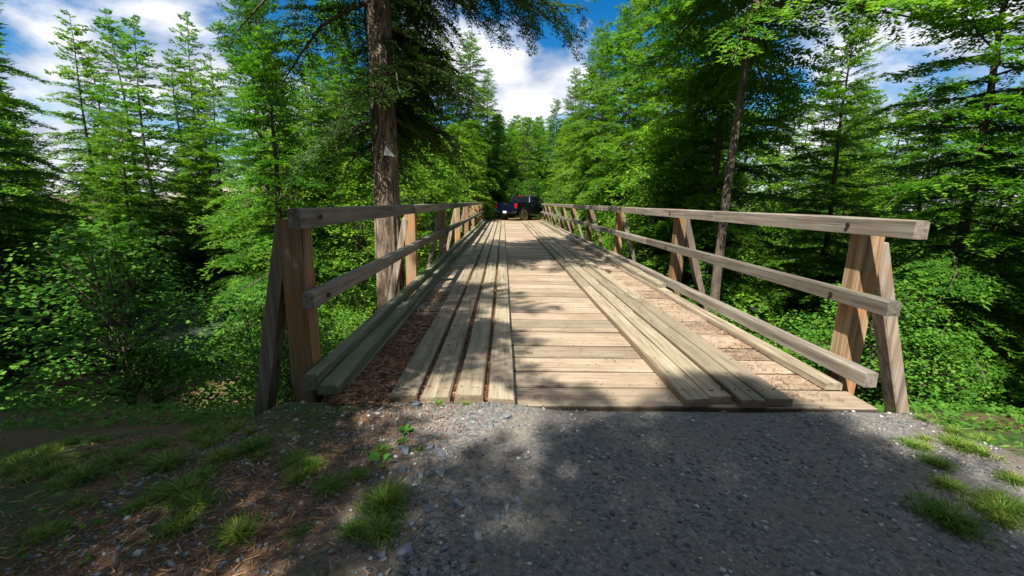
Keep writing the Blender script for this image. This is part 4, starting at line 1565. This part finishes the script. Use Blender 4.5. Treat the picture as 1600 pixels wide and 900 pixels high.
for xg in (1.516, 1.717, 1.921):
    parts.append(needles(xg-0.006, xg+0.006, 2.85, 8.0, 900, 0.004, int(xg*100), (0.01, 0.025), 0.0015, 0.03))
parts.append(needles(2.14, 2.58, 2.9, 9.5, 9000, 0.002, 9, mound=0.012, dens=lambda X, Y, rs: rs.uniform(0, 1, len(X)) < np.where(Y < 7.2, 0.4, 0.12)*(0.5+0.5*(vnoise(X, Y, 5, 14) > -.1))))
o = link('needle_litter', leaf_mesh('deck_litter', [p[0] for p in parts], [p[1] for p in parts]), M_NEEDLE)
tag(o, 'reddish brown dead needles lying between kerbs and planks', 'needle litter', kind='stuff')
# a thin bed of rotted litter under those needles on the left strip
nxl, nyl = 14, 70
lx_, ly_ = np.meshgrid(np.linspace(-1.125, -0.775, nxl), np.linspace(2.74, 4.75, nyl))
lz_ = bed(lx_, ly_)
il = np.arange(nxl*nyl).reshape(nyl, nxl)
m, nt, b = newmat('rotted_litter')
rr = ramp(nt, [(0.3, (0.05, 0.026, 0.014)), (0.52, (0.16, 0.075, 0.04)), (0.72, (0.30, 0.165, 0.095))])
nl_ = noise(nt, pos_vec(nt, (1, 1, 1), rnd=False), 85.0, 6.0, 0.7)
nt.links.new(nl_, rr.inputs[0])
nt.links.new(rr.outputs[0], b.inputs['Base Color'])
b.inputs['Roughness'].default_value = 0.95
bump(nt, b, nl_, 0.9, 0.012)
o = link('needle_litter', mesh_np('litter_bed', np.stack([lx_, ly_, lz_], -1).reshape(-1, 3), np.stack([il[:-1, :-1], il[:-1, 1:], il[1:, 1:], il[1:, :-1]], -1).reshape(-1, 4), smooth=True), m)
tag(o, 'bed of rotted brown needles filling the left strip beside the kerb', 'needle litter', kind='stuff')
# scattered needles on the gravel's left edge
V_, T_ = needles(-2.6, 0.1, 0.9, 2.78, 9000, lambda X, Y: terrain(X, Y), 41, (0.015, 0.06), 0.0015, 0.004, lambda X, Y, rs: rs.uniform(0, 1, len(X)) < np.clip((-0.1-X)*1.8+0.05, 0.03, 0.9)*(0.35+0.65*(vnoise(X, Y, 5, 44) > 0.0)))
o = link('needle_litter', leaf_mesh('edge_litter', [V_], [T_]), M_NEEDLE)
tag(o, 'scattered dead needles along the left edge of the gravel', 'needle litter', kind='stuff')


def grass_clump(seed, n, spread, hgt, wd=0.0022):
    rs = np.random.RandomState(seed)
    Vs, Ts = [], []
    a = rs.uniform(0, 6.283, n)
    r_ = spread*np.clip(np.abs(rs.normal(0, 0.6, n)), 0, 1.15)
    P = np.stack([r_*np.cos(a), 1.25*r_*np.sin(a), np.zeros(n)-0.005], 1)
    th = a+rs.normal(0, 1.1, n)
    h = hgt*rs.uniform(0.3, 1.25, n)*np.clip(1.2-0.4*r_/spread, 0.35, 1.2)
    ln = rs.uniform(0.3, 1.3, n)*h
    W = np.stack([-np.sin(th), np.cos(th), np.zeros(n)], 1)*(wd*rs.uniform(0.6, 1.4, n))[:, None]
    dirx = np.stack([np.cos(th), np.sin(th), np.zeros(n)], 1)
    pts = []
    for t in (0, 0.4, 0.75, 1.0):
        pts.append(P+dirx*(ln*t*t)[:, None]+np.array([0, 0, 1.0])*(h*(t-0.35*t*t*(ln/h)))[:, None])
    tint = np.clip(rs.normal(0.5, 0.32, n), 0, 1)
    for i in range(3):
        w0, w1 = (1, 0.85, 0.5)[i], (0.85, 0.5, 0.06)[i]
        Vs.append(np.stack([pts[i]-W*w0, pts[i]+W*w0, pts[i+1]+W*w1, pts[i+1]-W*w1], 1))
        Ts.append(tint)
    return leaf_mesh('grass_clump', Vs, Ts)


gcl = [grass_clump(1, 620, 0.085, 0.075), grass_clump(2, 420, 0.07, 0.06), grass_clump(3, 160, 0.05, 0.05)]
vr = random.Random(12)
verge = []
for i in range(70):
    if i < 46:
        px, py = vr.uniform(20, 582), vr.uniform(640, 850)
        if px > 430 and py > 830: continue
    else:
        px, py = vr.uniform(1390, 1590), vr.uniform(648, 830)
        if px < 1390+(py-648)*0.55: continue
    verge.append((px, py, vr.choice((0, 1, 1, 2)), vr.uniform(0.6, 1.0)*(1.3 if px < 400 or px > 1300 else 1.0), None))
for i, (px, py, k_, s_, lab) in enumerate(((601, 790, 0, 1.25, 'largest bright grass tuft on the left edge of the gravel'), (594, 832, 1, 1.15, 'grass tuft just below the largest tuft, nearest the bottom left corner'),
                                           (618, 772, 2, 1.0, 'thin grass wisps at the right edge of the largest tuft'), (592, 705, 2, 1.1, 'pale sparse grass around the bright weed leaf'),
                                           (655, 700, 2, 0.6, 'few thin grass blades among the slate stones'), (685, 640, 2, 0.6, 'tiny grass sprout at the ends of the runner planks'),
                                           (727, 640, 2, 0.55, 'tiny yellowish grass sprout below the middle runner planks'), *verge)):
    p = at(px, py)
    o = link('grass_clump', gcl[k_], M_GRASS, None, (p.x, p.y, gz(p.x, p.y)), (0, 0, i*1.3), (s_, s_, s_*(1.0 if lab else vr.uniform(0.6, 1.0))))
    sd_ = 'left' if px < 800 else 'right'
    tag(o, lab or 'short green grass tuft on the %s verge of the track' % sd_, 'grass', 'grass tufts along the %s of the track' % sd_)


def weed(seed, n, size, wfac=0.42, flat=0.35):
    rg_ = random.Random(seed)
    V, F, T = [], [], []
    for i in range(n):
        a = i*2.4+rg_.uniform(-.4, .4)
        L = size*rg_.uniform(0.6, 1.15)
        el = rg_.uniform(flat, flat+0.7)
        d = Vector((math.cos(a), math.sin(a), 0))
        s_ = Vector((-math.sin(a), math.cos(a), 0))
        k_ = len(V)
        tn = rg_.uniform(0.2, 1)
        for t, w in ((0, 0.04), (0.3, 0.14), (0.5, 0.75), (0.72, 1.0), (0.9, 0.62), (1.0, 0.08)):
            c = d*(L*t*math.cos(el*(1-0.4*t))) + Vector((0, 0, L*t*math.sin(el)*(1-0.35*t)))
            hw = L*wfac*0.5*w
            V += [c-s_*hw+Vector((0, 0, hw*0.3)), c, c+s_*hw+Vector((0, 0, hw*0.3))]
            T += [tn]*3
        for q in range(5):
            b0 = k_+q*3
            F += [(b0, b0+1, b0+4, b0+3), (b0+1, b0+2, b0+5, b0+4)]
    return mesh_np('weed', np.array([tuple(v_) for v_ in V]), np.array(F), np.array(T), True)


for i, (px, py, n, s_, lab) in enumerate(((597, 722, 5, 0.085, 'bright broad-leaved plantain weed at the left edge'), (633, 672, 16, 0.045, 'dark green leafy weed below the end of the left runner plank'),
                                          (628, 688, 9, 0.045, 'lower leaves of low weed above the slate stones'), (619, 784, 2, 0.04, 'single round green leaf at the edge of the grass tuft'),
                                          (684, 637, 5, 0.03, 'tiny green weed sprout at the plank ends'), (664, 748, 4, 0.022, 'tiny weed sprout between slate stones'), (605, 700, 6, 0.03, 'small clover-like weed near the plantain leaf'))):
    p = at(px, py)
    o = link('weed_plant', weed(50+i, n, s_*1.15), M_WEED, None, (p.x, p.y, gz(p.x, p.y)+0.002), (0, 0, i))
    tag(o, lab, 'weed', 'weeds on the track edge')

# stones of the stream bed
for i in range(26):
    x = rg.choice((-1, 1))*rg.uniform(3.0, 9)+XC
    y = rg.uniform(11, 22)
    s_ = rg.uniform(0.35, 1.1)
    o = link('boulder', stone_meshes[i % 9], M_SLATE, None, (x, y, gz(x, y)+0.05*s_), (0, 0, rg.uniform(0, 6)), (s_, s_, s_*1.5))
    tag(o, 'grey boulder in the stream bed %s of the bridge' % ('left' if x < XC else 'right'), 'boulder', 'boulders in the stream bed %s' % ('left' if x < XC else 'right'))


# low leafy ground cover on the banks: uncountable
rs = np.random.RandomState(61)
n = 80000
X = np.concatenate([rs.uniform(-13, -1.5, n//2), rs.uniform(3.0, 13, n//2)])
Y = np.concatenate([rs.uniform(0.8, 12, n//2), rs.uniform(1.2, 12, n//2)])
k_ = (vnoise(X, Y, 1.6, 63)+0.6*vnoise(X, Y, 5, 64) > -0.12) & (rs.uniform(0, 1, n) < 1.25-0.07*np.hypot(X, Y)) & ((Y > 3.0) | (np.abs(X-XC)+0.5*vnoise(X, Y, 3, 68) > 2.7))
X, Y = X[k_], Y[k_]
n = len(X)
hh = (0.01+0.16*rs.uniform(0, 1, n)*(0.6+0.5*vnoise(X, Y, 2.3, 65)))*np.where(Y < 3.0, 0.35, 1.0)
P = np.stack([X, Y, terrain(X, Y)+hh], 1)
th = rs.uniform(0, 6.283, n)
D = np.stack([np.cos(th), np.sin(th), rs.normal(-0.1, 0.35, n)], 1)
nm = np.array([0, 0, 1.0])+rs.normal(0, 0.4, (n, 3))
W = np.cross(D, nm)
W /= np.linalg.norm(W, axis=1)[:, None]
kind_ = vnoise(X, Y, 1.1, 66) > 0.02
ln = np.where(kind_, rs.uniform(0.03, 0.07, n), rs.uniform(0.08, 0.17, n))*np.where(Y < 3.2, 0.5, 1.0)
wd = np.where(kind_, 0.42, 0.10)*ln
mid = P+D*(ln*0.45)[:, None]
o = link('ground_cover', leaf_mesh('ground_cover', [np.stack([P, mid+W*wd[:, None], P+D*ln[:, None], mid-W*wd[:, None]], 1)], [np.clip(rs.normal(0.45, 0.28, n), 0, 1)]), M_SHR)
tag(o, 'low leafy ground cover on the banks beside the bridge', 'ground cover', kind='stuff')
